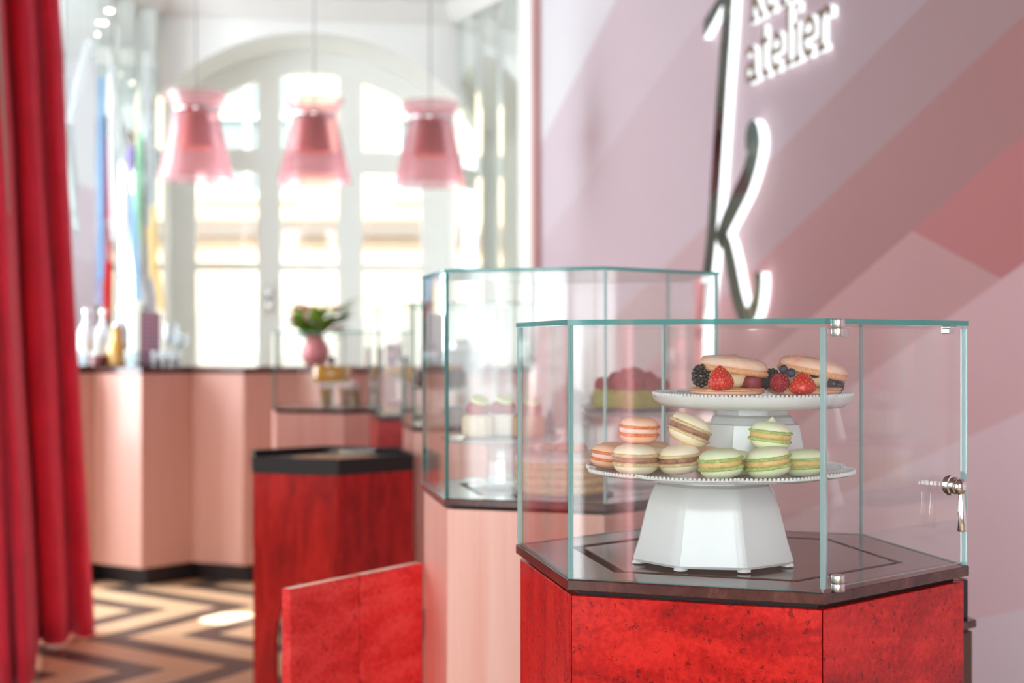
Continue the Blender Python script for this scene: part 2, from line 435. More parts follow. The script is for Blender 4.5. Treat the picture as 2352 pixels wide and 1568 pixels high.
for i, h in enumerate(LH):
    lit_window(-3.92, -3.90, -1.6+h[0], -1.6+h[1], h[2], h[3], M['added_glow_f'] if i == 3 else M['added_glow_m'] if i == 2 else M['daylight_l'], True, 'y')  # the last two openings take the added bay-brightening panes

# the far bay: arched niche with the window, mirrored facets left and right ---------
E1 = Vector((math.cos(R(8)), math.sin(R(8)))); EN = Vector((-E1.y, E1.x))      # along, outwards
WC = Vector((-1.438, 10.15))
def bay(t, dep, z):
    p = WC+E1*t+EN*dep; return (p.x, p.y, z)
T0, T1 = -1.03, 1.05; TM = .01
SPR = 3.01; RISE = .445; HC = 1.04; RAD = (HC*HC+RISE*RISE)/(2*RISE); ZC = SPR+RISE-RAD
def arch_z(t, inset=0.0):
    r = RAD-inset; return ZC+math.sqrt(max(r*r-(t-TM)**2, 0))
DEP = .70
N = 28
ts = [T0+(T1-T0)*i/N for i in range(N+1)]
mb = MB()
for i in range(N):       # spandrel above the arch
    a, b = ts[i], ts[i+1]
    mb.add([bay(a,0,arch_z(a)), bay(b,0,arch_z(b)), bay(b,0,CEIL), bay(a,0,CEIL)], [(0,1,2,3)])
    mb.add([bay(a,0,arch_z(a)), bay(b,0,arch_z(b)), bay(b,DEP,arch_z(b)), bay(a,DEP,arch_z(a))], [(0,1,2,3)])   # soffit
for t in (T0, T1):
    mb.add([bay(t,0,0), bay(t,DEP,0), bay(t,DEP,arch_z(t)), bay(t,0,arch_z(t))], [(0,1,2,3)])
struct(mb.build('wall_back', plain('off_white_plaster', srgb(244,246,243), .75)))
M['frame'] = plain('pale_grey_window_paint', srgb(242,245,240), .5)
win = struct(MB().box(-.001,.001,-.001,.001,0,.002).build('window_1', M['frame'], None, None, bay(0, DEP+.05, 0)))
WD0, WD1 = DEP, DEP+.09
def wbox(mb, t0, t1, z0, z1, d0=WD0, d1=WD1):
    v = [bay(t0,d0,z0),bay(t1,d0,z0),bay(t1,d1,z0),bay(t0,d1,z0),bay(t0,d0,z1),bay(t1,d0,z1),bay(t1,d1,z1),bay(t0,d1,z1)]
    o = win.location; v = [tuple(Vector(p)-o) for p in v]
    return mb.add(v, [(0,3,2,1),(4,5,6,7),(0,1,5,4),(1,2,6,5),(2,3,7,6),(3,0,4,7)])
COLS = [(-.857,-.397), (-.224,.2095), (.395,.846)]
# frame members
for t0, t1 in ((T0,-.857), (-.397,-.224), (.2095,.395), (.846,T1)):
    m_ = MB(); n_ = 4
    for i in range(n_):
        a = t0+(t1-t0)*i/n_; b = t0+(t1-t0)*(i+1)/n_
        wbox(m_, a, b, 0, min(arch_z(a,.04), arch_z(b,.04)))
    m_.build('mullion', M['frame'], win)
wbox(MB(), T0, T1, 2.54, 2.708, WD0-.012, WD1+.003).build('transom', M['frame'], win)
wbox(MB(), T0, T1, 0, .35, WD0-.012, WD1+.003).build('kick_rail', M['frame'], win)
m_ = MB()       # arched head
for i in range(N):
    a, b = ts[i], ts[i+1]
    za, zb = arch_z(a,.16), arch_z(b,.16)
    o = win.location
    v = [bay(a,(WD0-.022),za),bay(b,(WD0-.022),zb),bay(b,(WD1+.006),zb),bay(a,(WD1+.006),za),bay(a,(WD0-.022),arch_z(a)),bay(b,(WD0-.022),arch_z(b)),bay(b,(WD1+.006),arch_z(b)),bay(a,(WD1+.006),arch_z(a))]
    m_.add([tuple(Vector(p)-o) for p in v], [(0,3,2,1),(4,5,6,7),(0,1,5,4),(1,2,6,5),(2,3,7,6),(3,0,4,7)])
m_.build('arched_head', M['frame'], win)
M['film'] = plain('white_window_film', (.95,.95,.95,1), .6)
t = NT('white_window_film_translucent'); t.n.remove(t.p); tl = t.new('ShaderNodeBsdfTranslucent'); tl.inputs[0].default_value = (.98,.98,.98,1); t.ln(tl.outputs[0], t.out.inputs[0]); M['film'] = t.mat
for t0, t1 in COLS:
    wbox(MB(), t0, t1, 1.79, 1.845).build('glazing_bar', M['frame'], win)
    for (z0, z1) in ((.35,1.79), (1.845,2.54), (2.708, None)):
        if z1 is None:
            m_ = MB(); n_ = 6
            for i in range(n_):
                a = t0+(t1-t0)*i/n_; b = t0+(t1-t0)*(i+1)/n_
                v = [bay(a,DEP+.045,z0),bay(b,DEP+.045,z0),bay(b,DEP+.045,arch_z(b,.15)),bay(a,DEP+.045,arch_z(a,.15))]
                m_.add([tuple(Vector(p)-win.location) for p in v], [(0,1,2,3)])
            m_.build('pane', M['window_glass'], win)
        else:
            wbox(MB(), t0, t1, z0, z1, DEP+.042, DEP+.048).build('pane', M['window_glass'], win)
    fm = wbox(MB(), t0+.005, t1-.005, .35, 1.465, DEP+.050, DEP+.052).build('privacy_film', M['film'], win)
hd = MB()
for zc in (1.62, 1.52): hd.ball(tuple(Vector(bay(-.31, WD0-.03, zc))-win.location), .035, .03, .045)
hd.build('door_lock', M['chrome'], win, 40)

# mirrored facets
def facet(name, pa, pb, npan, mat, zt=CEIL, z0=0.0, gap=.006, fold=0.0):
    pa = Vector(pa); pb = Vector(pb); d = (pb-pa); L = d.length; d = d/L
    root = None
    for i in range(npan):
        a = pa+d*(L*i/npan+gap/2); b = pa+d*(L*(i+1)/npan-gap/2); n = Vector((-d.y, d.x))*.01; w_ = Vector((d.y, -d.x))*fold
        a, b = (a+w_, b) if i % 2 else (a, b+w_)
        m_ = MB(); m_.add([(a.x,a.y,z0),(b.x,b.y,z0),(b.x+n.x,b.y+n.y,z0),(a.x+n.x,a.y+n.y,z0),(a.x,a.y,zt),(b.x,b.y,zt),(b.x+n.x,b.y+n.y,zt),(a.x+n.x,a.y+n.y,zt)],
              [(0,3,2,1),(4,5,6,7),(0,1,5,4),(1,2,6,5),(2,3,7,6),(3,0,4,7)])
        if root is None:
            root = struct(MB().add([(pa.x+n.x*1.2,pa.y+n.y*1.2,z0),(pb.x+n.x*1.2,pb.y+n.y*1.2,z0),(pb.x+n.x*1.2,pb.y+n.y*1.2,zt),(pa.x+n.x*1.2,pa.y+n.y*1.2,zt)], [(0,1,2,3)]).build(name, M['white']))
        m_.build('mirror_panel', mat, root)
    return root
NL = bay(T0,0,0)[:2]; NR = bay(T1,0,0)[:2]
facet('wall_bay_left', (-2.70,9.24), NL, 6, M['mirror'], fold=.035)
facet('wall_side_left', (-3.8,8.5), (-2.70,9.24), 6, M['mirror'], fold=.04)
facet('wall_bay_right', NR, (.04,9.35), 6, M['mirror'], fold=.03)
facet('wall_bay_inner', (.04,9.35), tuple(C0+UD*(-.07)+UN*.02), 1, M['white'])
# cornice of the bay
cn = MB()
path = [Vector((-3.8,8.5)), Vector((-2.70,9.24)), Vector(NL), Vector(NR), Vector((.04,9.35)), C0+UD*(-.07)]
for a, b in zip(path[:-1], path[1:]):
    d = (b-a).normalized(); n = Vector((d.y, -d.x))
    P = lambda q, o, z: (q.x+n.x*o, q.y+n.y*o, z)
    cn.add([P(a,0,CEIL-.12),P(b,0,CEIL-.12),P(b,.03,CEIL-.12),P(a,.03,CEIL-.12),P(a,0,CEIL),P(b,0,CEIL),P(b,.14,CEIL),P(a,.14,CEIL)], [(0,3,2,1),(4,5,6,7),(0,1,5,4),(1,2,6,5),(2,3,7,6),(3,0,4,7)])
struct(cn.build('trim_2', M['white']))

# street outside ---------------------------------------------------------------------
M['stone'] = plain('sandstone', srgb(236,214,186), .85, var=.10, vscale=1.2)
M['stone_d'] = plain('dark_sandstone_plinth', srgb(150,140,130), .85)
M['paving'] = plain('pale_paving', srgb(225,222,215), .9)
struct(MB().box(-12, 9, 11.45, 17.2, -.2, -.03).build('street', M['paving']))
bd = thing('stone_townhouse', 'pale sandstone townhouse facade across the street behind the arched window', 'building', (-2.4, 17.0, -.03))
MB().box(-8, 9, .3, 1.2, 0, 11).build('wall', M['stone'], bd)
MB().box(-8, 9, .18, .3, 0, 1.55).build('plinth', M['stone_d'], bd)
MB().box(-8, 9, .12, .3, 2.55, 2.75).build('ledge', M['stone_d'], bd)
MB().box(-8, 9, .12, .3, 5.7, 5.95).build('ledge', M['stone'], bd)
M['wpane'] = plain('dull_window', srgb(150,165,165), .2)
for x in (-5.2,-3.0,-.8,1.55,3.8,6.0):
    for z0, z1 in ((3.1,4.9), (6.5,8.4)):
        f_ = MB()
        for a in ((x-.62,x-.5,z0-.1,z1+.1),(x+.5,x+.62,z0-.1,z1+.1),(x-.5,x+.5,z0-.1,z0),(x-.5,x+.5,z1,z1+.1),(x-.03,x+.03,z0,z1),(x-.5,x+.5,(z0+z1)/2-.03,(z0+z1)/2+.03)):
            f_.box(a[0], a[1], .2, .34, a[2], a[3])
        fo = f_.build('window_surround', M['white'], bd)
        MB().box(x-.5, x+.5, .29, .299, z0, z1).build('pane', M['wpane'], fo)
for x, c in ((-3.1,(92,96,104)), (.9,(120,116,112))):
    cr = thing('parked_car', 'dark parked car seen through the %s pane of the arched window' % ('leftmost' if x < 0 else 'rightmost'), 'car', (x, 15.3, -.03), 0, 'cars parked in the street')
    body = MB()
    prof = [(-1.9,.35),(-1.85,.75),(-1.2,.88),(-.75,1.38),(.75,1.40),(1.35,.92),(1.85,.80),(1.95,.35)]
    body.loft([[(px, yy, pz) for px, pz in prof] for yy in (-.8, .8)])
    body.build('body', plain('car_paint', srgb(*c), .3, coat=.5), cr)
    for wx in (-1.2, 1.25):
        wb = MB(); wb.lathe([(.31,-.1),(.31,.1)], 20); wb.xform(Matrix.Translation((wx,-.78,.31)) @ Matrix.Rotation(R(90),4,'X')); wb.build('wheel', M['black'], cr, 40)
    gw = MB(); gw.add([(-1.0,-.805,.92),(1.1,-.805,.92),(.7,-.805,1.33),(-.7,-.805,1.33)], [(0,1,2,3)]); gw.build('side_window', M['wpane'], cr)
# ------------------------------------------------------------------ hexagonal display units
LAT = 221.5
def hexv(s, c=(0,0)): return [(c[0]+s*math.cos(R(LAT+60*i)), c[1]+s*math.sin(R(LAT+60*i))) for i in range(6)]
MZ = EYE-.2748          # top of the stone
def pedestal(label, c, s, panel_mats, top=MZ, inset=False, toe=.08, group='hexagonal display pedestals', stone=True):
    t = thing('display_pedestal', label, 'pedestal', (c[0], c[1], 0), 0, group)
    zt = top-.019 if stone else top
    V = hexv(s-.003)
    MB().prism(hexv(s-.03), 0, toe).build('plinth', M['black'], t)
    MB().prism(hexv(s-.016), toe, zt+.007).build('carcass', M['gap'], t)
    for i in range(6):
        a = Vector(V[i]); b = Vector(V[(i+1) % 6]); e = b-a; L = e.length
        mb = MB(); k = .018/math.tan(R(60))
        mb.prism([(-L/2+.0006,0),(L/2-.0006,0),(L/2-k,.0125),(-L/2+k,.0125)], toe+.005, zt)
        mid = (a+b)/2
        o = mb.build('veneer_panel', panel_mats[i] if isinstance(panel_mats, (list,tuple)) else panel_mats, t, None, (mid.x, mid.y, 0), math.atan2(e.y, e.x))
        bevel(o, .0008, 1)
    if stone:
        if inset:
            ho = hexv(s+.003); hi = hexv(.2145); mb = MB(); n = 6; z0, z1 = top-.0125, top
            v = [(p[0],p[1],z) for z in (z0, z1) for p in ho]+[(p[0],p[1],z) for z in (z0, z1) for p in hi]
            f = []
            for i in range(6):
                j = (i+1) % 6
                f += [(i,j,6+j,6+i), (12+i,12+j,18+j,18+i), (6+i,6+j,18+j,18+i), (i,j,12+j,12+i)]
            mb.add(v, f); so_ = bevel(mb.build('stone_top', M['marble'], t), .0012)
            MB().prism(hexv(.2145), top-.024, top-.0135).build('groove_bed', M['gap'], so_)
            bevel(MB().prism(hexv(.2015, (.004,.001)), top-.0132, top-.0004).build('inset_slab', M['marble'], so_), .0012)
        else:
            bevel(MB().prism(hexv(s+.003), top-.0125, top).build('stone_top', M['marble'], t), .0012)
    return t
def glass_case(label, c, s, h, door=None, group='hexagonal glass display cases'):
    t = thing('glass_case', label, 'display case', (c[0], c[1], MZ), 0, group)
    V = hexv(s); th = .006; tt = .006
    dr = None
    for i in range(6):
        a = Vector(V[i]); b = Vector(V[(i+1) % 6]); e = b-a; L = e.length; mid = (a+b)/2
        z0, z1 = .0005, h-tt-.0006
        l0, l1 = -L/2+.0004, L/2-.0004
        if door == i: z0, z1, l0, l1 = .004, h-tt-.004, -L/2+.006, L/2-.001
        k = th/math.tan(R(60))
        mb = MB()
        p = [(l0,0),(l1,0),(l1-k,th),(l0+k,th)]
        v = [(x,y,z0) for x,y in p]+[(x,y,z1) for x,y in p]
        e_ = 2 if door == i else 1
        mb.add(v, [(0,3,2,1),(4,5,6,7),(0,1,5,4),(1,2,6,5),(2,3,7,6),(3,0,4,7)], [e_,e_,0,2 if i == 0 else e_,0,e_])
        o = mb.build('door' if door == i else 'glass_pane', [M['glass'], M['glass_edge'], M['glass_edge_pale']], t, None, (mid.x, mid.y, 0), math.atan2(e.y, e.x))
        if door == i: dr = (o, L)
        # polished arris strip along the left corner of the pane
        ar = MB(); ar.prism([(-L/2-.0006,-.0006),(-L/2+.0022,-.0006),(-L/2+.004,.0052),(-L/2+.0008,.006)], z0, z1)
        ar.build('arris', M['glass_edge'] if i in (0, 5) else M['glass_edge_pale'], o)
    mb = MB(); mb.prism(hexv(s+.0025), h-tt, h, 0, 1)
    mb.build('glass_top', [M['glass'], M['glass_edge']], t)
    if dr:
        o, L = dr
        def cyl(mb, x, y, z0, z1, r): return mb.lathe([(r*.94,z0),(r,z0+.0008),(r,z1-.0008),(r*.94,z1)], 24, (x,y,0))
        hx = -L/2+.0195
        for nm, za, zb in (('hinge', h-.0195, h-.0005), ('hinge', .0005, .0185)):
            mb = MB(); zm = (za+zb)/2 if nm == 'hinge' else za
            cyl(mb, hx, -.004, za, zm-.0003, .0078); cyl(mb, hx, -.004, zm+.0003, zb, .0078)
            mb.build(nm, M['steel'], o, 40)
        st = MB(); st.lathe([(.001,0),(.004,.0005),(.004,.002)], 16); st.xform(Matrix.Translation((hx+.0165,-.0005,h-.0165)) @ Matrix.Rotation(R(90),4,'X')); st.build('bumper', M['stand_glass'], o, 40)
        mb = MB(); mb.box(L/2-.030, L/2-.017, .006, .017, h-tt-.010, h-tt-.0005); mb.box(L/2-.037, L/2-.022, .0, .012, h-tt-.004, h-tt-.0002)
        bevel(mb.build('catch', M['chrome'], o), .001)
        # lever handle
        hz = 1.0775-MZ; hxx = L/2-.047
        hb = MB()
        for r, y0, y1 in ((.0105,-.004,0),(.0125,-.010,-.004),(.0105,-.016,-.010)):
            q = MB(); q.lathe([(r*.9,-y0),(r,-y0-.001),(r,-y1+.001),(r*.9,-y1)], 24); q.xform(Matrix.Translation((hxx,0,hz)) @ Matrix.Rotation(R(90),4,'X')); hb.add(q.v, q.f)
        hb.ball((hxx+.001,-.019,hz-.001), .0098, .008, .0098, 16, 10)
        hn = hb.build('handle', M['chrome'], o, 40)
        lv = MB(); lv.tube([(hxx+.0015,-.019,hz-.006),(hxx+.002,-.0195,hz-.012),(hxx+.0022,-.020,hz-.03),(hxx+.0022,-.0205,hz-.052),(hxx+.0022,-.0205,hz-.0545)], [.0032,.0036,.0050,.0064,.0050], 16)
        lv.build('lever', M['chrome'], hn, 40)
    return t
CA = (.283, 1.837); CB = (.1005, 2.686)
pedestal('red veneered hexagonal pedestal carrying the macaron case, nearest one', CA, .290, [M['red'],M['red'],M['red_up'],M['red'],M['red_up'],M['red_up']], inset=True)
glass_case('low glass case with hinged door around the macaron stands', CA, .290, .300, door=1)
pedestal('pink wood hexagonal pedestal under the case with layer cake and raspberry tart', CB, .290, M['pink'], inset=True)
glass_case('tall glass case around the layer cake and raspberry tart', CB, .290, .4017)
# farther cases
CC = (-.105, 4.823); CD = (-.285, 5.50); CE = (-.74, 6.06)
pedestal('pink hexagonal pedestal under the chocolate cakes, behind the tart case', CC, .290, M['pink'])
glass_case('tall glass case around the chocolate cakes', CC, .290, .4017)
pedestal('bright red hexagonal pedestal partly hidden between two pink ones', CD, .290, M['red'])
glass_case('tall glass case on the red pedestal with fruit tartlets', CD, .290, .4017)
pedestal('pink hexagonal pedestal farthest from view, under the mango cake', CE, .315, M['pink'])
glass_case('low glass case around the yellow mango cake', CE, .315, .315)
# low unit behind the red pedestal, beside the wall
def tray(label, c, s, z, h, group, mats=M['black']):
    t = thing('display_tray', label, 'tray', (c[0], c[1], z), 0, group)
    MB().prism(hexv(s-.012), 0, h*.55).build('base', mats, t)
    V = hexv(s); Vi = hexv(s-.012); n = 6; mb = MB()
    v = [(p[0],p[1],zz) for zz in (0, h) for p in V]+[(p[0],p[1],zz) for zz in (0, h) for p in Vi]
    f = []
    for i in range(6):
        j = (i+1) % 6
        f += [(i,j,6+j,6+i), (12+i,12+j,18+j,18+i), (6+i,6+j,18+j,18+i), (i,j,12+j,12+i)]
    mb.add(v, f); bevel(mb.build('rim', mats, t), .002, 1)
    return t
CN = (.464, 2.316)
M['brown'] = plain('dark_brown_lacquer', srgb(84,52,34), .4)
pedestal('low dark brown hexagonal pedestal half hidden behind the red macaron pedestal', CN, .275, M['brown'], top=.815)
tray('black hexagonal tray on the low dark brown pedestal', CN, .266, .815, .062, 'black hexagonal trays')
# the middle red table with arched side and tray
CM = (-.586, 4.594)
tb_ = thing('tasting_table', 'red hexagonal table with an arched opening under a black tray', 'table', (CM[0], CM[1], 0))
V = hexv(.287); HT = .843
for i in range(6):
    a = Vector(V[i]); b = Vector(V[(i+1) % 6]); e = b-a; L = e.length; mid = (a+b)/2
    mb = MB(); l0, l1 = -L/2+.0005, L/2-.0005; th = .018; k = th/math.tan(R(60))
    if i == 0:
        # arch: slim leg on the left, opening rising to the right
        pts = [(l0,0),(l0+.082,0),(l0+.076,.20),(l0+.077,.336),(l0+.084,.39),(l0+.095,.435),(l0+.107,.466),(l0+.125,.49),(l0+.15,.505),(l1-.02,.51),(l1-.02,0),(l1,0),(l1,HT),(l0,HT)]
        v = [(x,0,z) for x,z in pts]+[(x,th,z) for x,z in pts]; n = len(pts)
        mb.add(v, [tuple(range(n)), tuple(reversed(range(n,2*n)))]+[(q,(q+1)%n,n+(q+1)%n,n+q) for q in range(n)])
    else:
        mb.prism([(l0,0),(l1,0),(l1-k,th),(l0+k,th)], 0 if i in (1,2) else .60, HT)
    mb.build('side_panel', M['red_up'], tb_, None, (mid.x, mid.y, 0), math.atan2(e.y, e.x))
MB().prism(hexv(.27), HT-.03, HT-.001).build('table_top', M['red'], tb_)
tm = tray('black hexagonal tray holding crumbled biscuit on the red table', CM, .290, HT, .050, 'black hexagonal trays')
# low swing gate in red veneer, hinged on the pink pedestal
gp = Vector((-.179, 2.777)); gq = Vector((-.394, 2.473)); ge = gq-gp; gl = ge.length
gt = thing('swing_gate', 'low red veneer swing gate standing ajar against the pink pedestal', 'gate', (gp.x, gp.y, 0), math.atan2(ge.y, ge.x))
for k in (0, 1):
    g_ = MB(); g_.box(.004+k*gl/2, (k+1)*gl/2-.0006, -.01, .01, .16, .82); bevel(g_.build('gate_leaf', M['red_gate'], gt), .0015, 1)
for z in (.25, .70):
    h_ = MB(); h_.lathe([(.007,-.03),(.007,.03)], 16, (0,0,z)); h_.build('hinge', M['steel'], gt, 40)
# ------------------------------------------------------------------ white porcelain stands
def ring(f, n, z): return [(f(2*PI*i/n)*math.cos(2*PI*i/n), f(2*PI*i/n)*math.sin(2*PI*i/n), z) for i in range(n)]
def oct_r(a, r, k=8, soft=.0, ph=0.0):
    """radius of a k-gon (apothem r), rounded towards a circle by soft"""
    h = PI/k; b = ((a-ph+h) % (2*h))-h
    return (1-soft)*r/math.cos(b)+soft*r
def lobes(a, r, amp, k=8, ph=0.0):
    """bracket outline: bulging lobes with small notches"""
    b = abs(math.sin((a-ph)*k/2)); return r*(1-amp*(1-b)**3+amp*.35*b)
def cake_stand(label, loc, R_, H, foot_t, foot_b, amp, lip, group, rz=0.0, fo=0.0, well=.66):
    t = thing('cake_stand', label, 'cake stand', loc, rz, group)
    n = 128
    pf = lambda r: (lambda a: lobes(a, r, amp))
    mb = MB(); zt = H
    rings = [ring(lambda a: oct_r(a, foot_t*.8, 8, .4), n, zt-lip-.004), ring(pf(R_*.62), n, zt-lip-.001), ring(pf(R_*.90), n, zt-lip+.001), ring(pf(R_*.985), n, zt-lip*.45),
             ring(pf(R_), n, zt-.0015), ring(pf(R_*.992), n, zt), ring(pf(R_*.965), n, zt-.0015), ring(pf(R_*.93), n, zt-lip*well*.68), ring(pf(R_*.86), n, zt-lip*well*.94), ring(pf(R_*.3), n, zt-lip*well)]
    mb.loft(rings); mb.build('plate', M['porcelain'], t, 50)
    # beads along the rim
    L = 0; pts = []
    for i in range(2000):
        a = 2*PI*i/2000; r = lobes(a, R_*.988, amp); pts.append(Vector((r*math.cos(a), r*math.sin(a), zt)))
    per = sum((pts[i]-pts[i-1]).length for i in range(2000)); nb = int(per/.0052); step = per/nb
    acc = 0; mb = MB(); k = 0
    for i in range(2000):
        if acc <= 0: mb.ball(pts[i]+Vector((0,0,.0006)), .0023, n=7, k=5); acc += step
        acc -= (pts[i]-pts[i-1]).length
    bo = mb.build('beaded_rim', M['porcelain'], t, 60); bo['kind'] = 'stuff'
    # eight sided foot
    ph = PI/8
    prof = [(foot_b*.985, .004), (foot_b, .007), (foot_b*.985, .012), (foot_b*.93, H*.25), (foot_t*1.09, H*.60), (foot_t*1.0, zt-lip-.020), (foot_t*.93, zt-lip-.012), (foot_t*.83, zt-lip-.009), (foot_t*.82, zt-lip-.003)]
    ph = -PI/2-R(8.5)      # a flat side faces the viewer
    fb = MB(); fb.loft([ring(lambda a, r=r: oct_r(a, r, 8, .10, ph), 96, z) for r, z in prof]); fb.build('foot', M['porcelain'], t, 28, (fo,0,0))
    for i in range(8):
        a = ph+PI/8+i*PI/4; r = foot_b/math.cos(PI/8)*.915
        q = MB(); q.lathe([(.006,0),(.0085,.0012),(.0085,.003),(.0065,.0048)], 16, (r*math.cos(a), r*math.sin(a), 0)); q.build('toe', M['porcelain'], t, 50, (fo,0,0))
    return t
SL = (.259, 1.785, MZ); HL = .116
cake_stand('large white porcelain cake stand with beaded scalloped rim carrying the macarons', SL, .166, HL, .075, .0985, .05, .007, 'white beaded cake stands', 0.0, -.007)
HPL = MZ+HL-.007*.66        # surface of the large plate
SU = (.309, 1.832, HPL+.0003); HU = 1.1825-HPL
cake_stand('smaller white porcelain cake stand set on the larger plate, carrying the berry sandwiches', SU, .1275, HU, .054, .070, .018, .017, 'white beaded cake stands', well=.16)
HPU = 1.1825-.017*.16

# ------------------------------------------------------------------ macarons
def shell_mat(name, c, tint, k=.5):
    """matt almond shell, a little toasted on the crown"""
    t = NT(name); v = t.coord('Object', rnd=True)
    n = t.noise(v, 28, 4, .6); r = t.ramp(n, [(.35, c), (.75, tint)]); t.ln(r.outputs[0], t.p.inputs['Base Color'])
    t.p.inputs['Roughness'].default_value = .62; t.p.inputs['Specular IOR Level'].default_value = .25
    t.p.inputs['Subsurface Weight'].default_value = .12; t.p.inputs['Subsurface Radius'].default_value = (.008,.005,.003); t.p.inputs['Subsurface Scale'].default_value = .4
    t.bump(t.noise(v, 900, 2), .08, .0004); return t.mat
def crumb_mat(name, c0, c1):
    t = NT(name); v = t.coord('Object', rnd=True); n = t.noise(v, 420, 4, .7)
    r = t.ramp(n, [(.32, c0), (.66, c1)]); t.ln(r.outputs[0], t.p.inputs['Base Color']); t.p.inputs['Roughness'].default_value = .8
    t.bump(n, .55, .0012); return t.mat
def cream_mat(name, c, c2, rough=.45):
    t = NT(name); v = t.coord('Object', rnd=True); n = t.noise(v, 120, 4, .6)
    r = t.ramp(n, [(.3, c2), (.5, c)]); t.ln(r.outputs[0], t.p.inputs['Base Color']); t.p.inputs['Roughness'].default_value = rough
    t.bump(n, .25, .001); return t.mat
MAC = {
 'peach': (shell_mat('peach_shell', srgb(252,194,162), srgb(254,210,182)), crumb_mat('orange_frill', srgb(226,118,62), srgb(248,160,104)), cream_mat('pink_cream', srgb(250,212,200), srgb(238,190,175))),
 'vanilla': (shell_mat('vanilla_shell', srgb(248,230,196), srgb(252,241,218)), crumb_mat('vanilla_frill', srgb(222,192,136), srgb(244,222,176)), cream_mat('chocolate_ganache', srgb(172,124,98), srgb(118,78,60), .4)),
 'pistachio': (shell_mat('pistachio_shell', srgb(224,234,194), srgb(246,240,212)), crumb_mat('green_frill', srgb(150,190,96), srgb(214,218,142)), cream_mat('pistachio_cream', srgb(226,190,126), srgb(206,166,98), .35)),
}
def macaron(kind, x, yb, d, w, label, tilt=(0,0), spin=0., zb=None, peak=.0, h=1.0):
    """x: pixel column of its middle, yb: pixel row of its underside, d: depth, w: width in pixels"""
    rad = w*d/F/2; p = at(x, yb, d)
    if zb is not None: p.z = zb
    t = thing('macaron', label, 'macaron', p, 0, 'macarons piled on the large cake stand')
    sh, fr, cr = MAC[kind]; s = rad*1.0; n = 40; sd = random.random()*50
    hh = s*1.34*h
    z = [0, .30*hh, .42*hh, .58*hh, .70*hh, hh]
    wob = lambda amp, fq: (lambda a, r, zz: 1+amp*noise.noise(Vector((math.cos(a)*fq, math.sin(a)*fq, sd+zz*90))))
    off = [(random.uniform(-.05,.05)*s, random.uniform(-.04,.04)*s) for _ in range(3)]
    def dome(zb_, ht, up, c):
        mb = MB(); pr = []
        for k in range(9):
            q = k/8*PI/2; rr = s*.955*math.cos(q)**.62; zz = ht*math.sin(q)**1.05
            pr.append((max(rr, .0006), zz))
        if not up: pr = [(r_, -z_) for r_, z_ in pr][::-1]
        else:
            if peak: pr = pr[:-1]+[(s*.26, ht*.985), (s*.15, ht*(1+peak*.40)), (s*.075, ht*(1+peak*.8)), (s*.012, ht*(1+peak))]
        return mb.lathe(pr, n, (c[0], c[1], zb_), rf=wob(.03, 1.6))
    M4 = (Matrix.Translation((0,0,rad*abs(math.sin(tilt[0]))+rad*abs(math.sin(tilt[1])))) @ Matrix.Rotation(tilt[1],4,'Y') @ Matrix.Rotation(tilt[0],4,'X') @ Matrix.Rotation(spin,4,'Z'))
    def frill(z0, z1, c):
        mb = MB(); pr = [(s*.90, z0), (s*1.02, z0+(z1-z0)*.2), (s*1.045, z0+(z1-z0)*.6), (s*.95, z1)]
        return mb.lathe(pr, 72, (c[0], c[1], 0), rf=lambda a, r, zz: 1+.05*noise.noise(Vector((math.cos(a)*9, math.sin(a)*9, sd+zz*700)))+.045*noise.noise(Vector((math.cos(a)*26, math.sin(a)*26, sd))))
    a_ = dome(z[1], z[1], False, off[0]).xform(M4).build('bottom_shell', sh, t, 60)
    frill(z[1]-.0004, z[2], off[0]).xform(M4).build('bottom_frill', fr, t, 60)
    mb = MB(); mb.lathe([(s*.93, z[2]-.0006), (s*.985, (z[2]*2+z[3])/3), (s*.985, (z[2]+z[3]*2)/3), (s*.94, z[3]+.0006)], n, rf=wob(.015, 2)); mb.xform(M4).build('cream_filling', cr, t, 60)
    frill(z[3], z[4]+.0004, off[1]).xform(M4).build('top_frill', fr, t, 60)
    dome(z[4], z[5]-z[4], True, off[1]).xform(M4).build('top_shell', sh, t, 60)
    return t
zp = HPL+.0004
ROW2 = HPL+.0385
macaron('peach', 1396, 1080, 1.800, 82, 'peach macaron at the far left rim of the plate', (R(0),R(7)), 0, zp)
macaron('peach', 1409, 1075, 1.852, 82, 'peach macaron behind the one at the left rim', (R(0),R(3)), 1, zp, .08)
macaron('vanilla', 1459, 1089, 1.738, 104, 'cream macaron with chocolate filling in front, leaning beside the peach ones', (R(0),R(1)), 2, zp)
macaron('peach', 1497, 1075, 1.862, 82, 'pale peach macaron wedged behind the two chocolate filled ones', (R(0),R(2)), 3, zp, .1, 1.02)
macaron('vanilla', 1490, 1080, 1.797, 84, 'cream macaron hidden between the two chocolate filled ones', (0,R(2)), .5, zp)
macaron('vanilla', 1564, 1091, 1.735, 98, 'cream macaron with chocolate filling standing left of the front pistachio macaron', (R(0),R(-5)), 3, zp-.0005, .1)
macaron('peach', 1635, 1078, 1.80, 78, 'peach toned macaron at the back in front of the small stand foot', (R(0),R(3)), 4, zp)
macaron('pistachio', 1692, 1091, 1.728, 84, 'pale green macaron squeezed behind the front two green ones', (0,R(2)), 5, zp)
macaron('pistachio', 1658, 1103, 1.668, 102, 'green macaron lying frontmost by the beaded rim', (R(0),R(-6)), 5, zp)
macaron('pistachio', 1768, 1100, 1.672, 104, 'green macaron leaning left under the peaked green one', (R(0),R(-8)), 6, zp)
macaron('pistachio', 1849, 1096, 1.712, 92, 'green macaron farthest right, behind the glass edge', (R(0),R(-3)), 7, zp, .03)
macaron('peach', 1466, 1015, 1.765, 91, 'orange peach macaron lying on top of the left heap', (R(2),R(2)), 8, ROW2-.003)
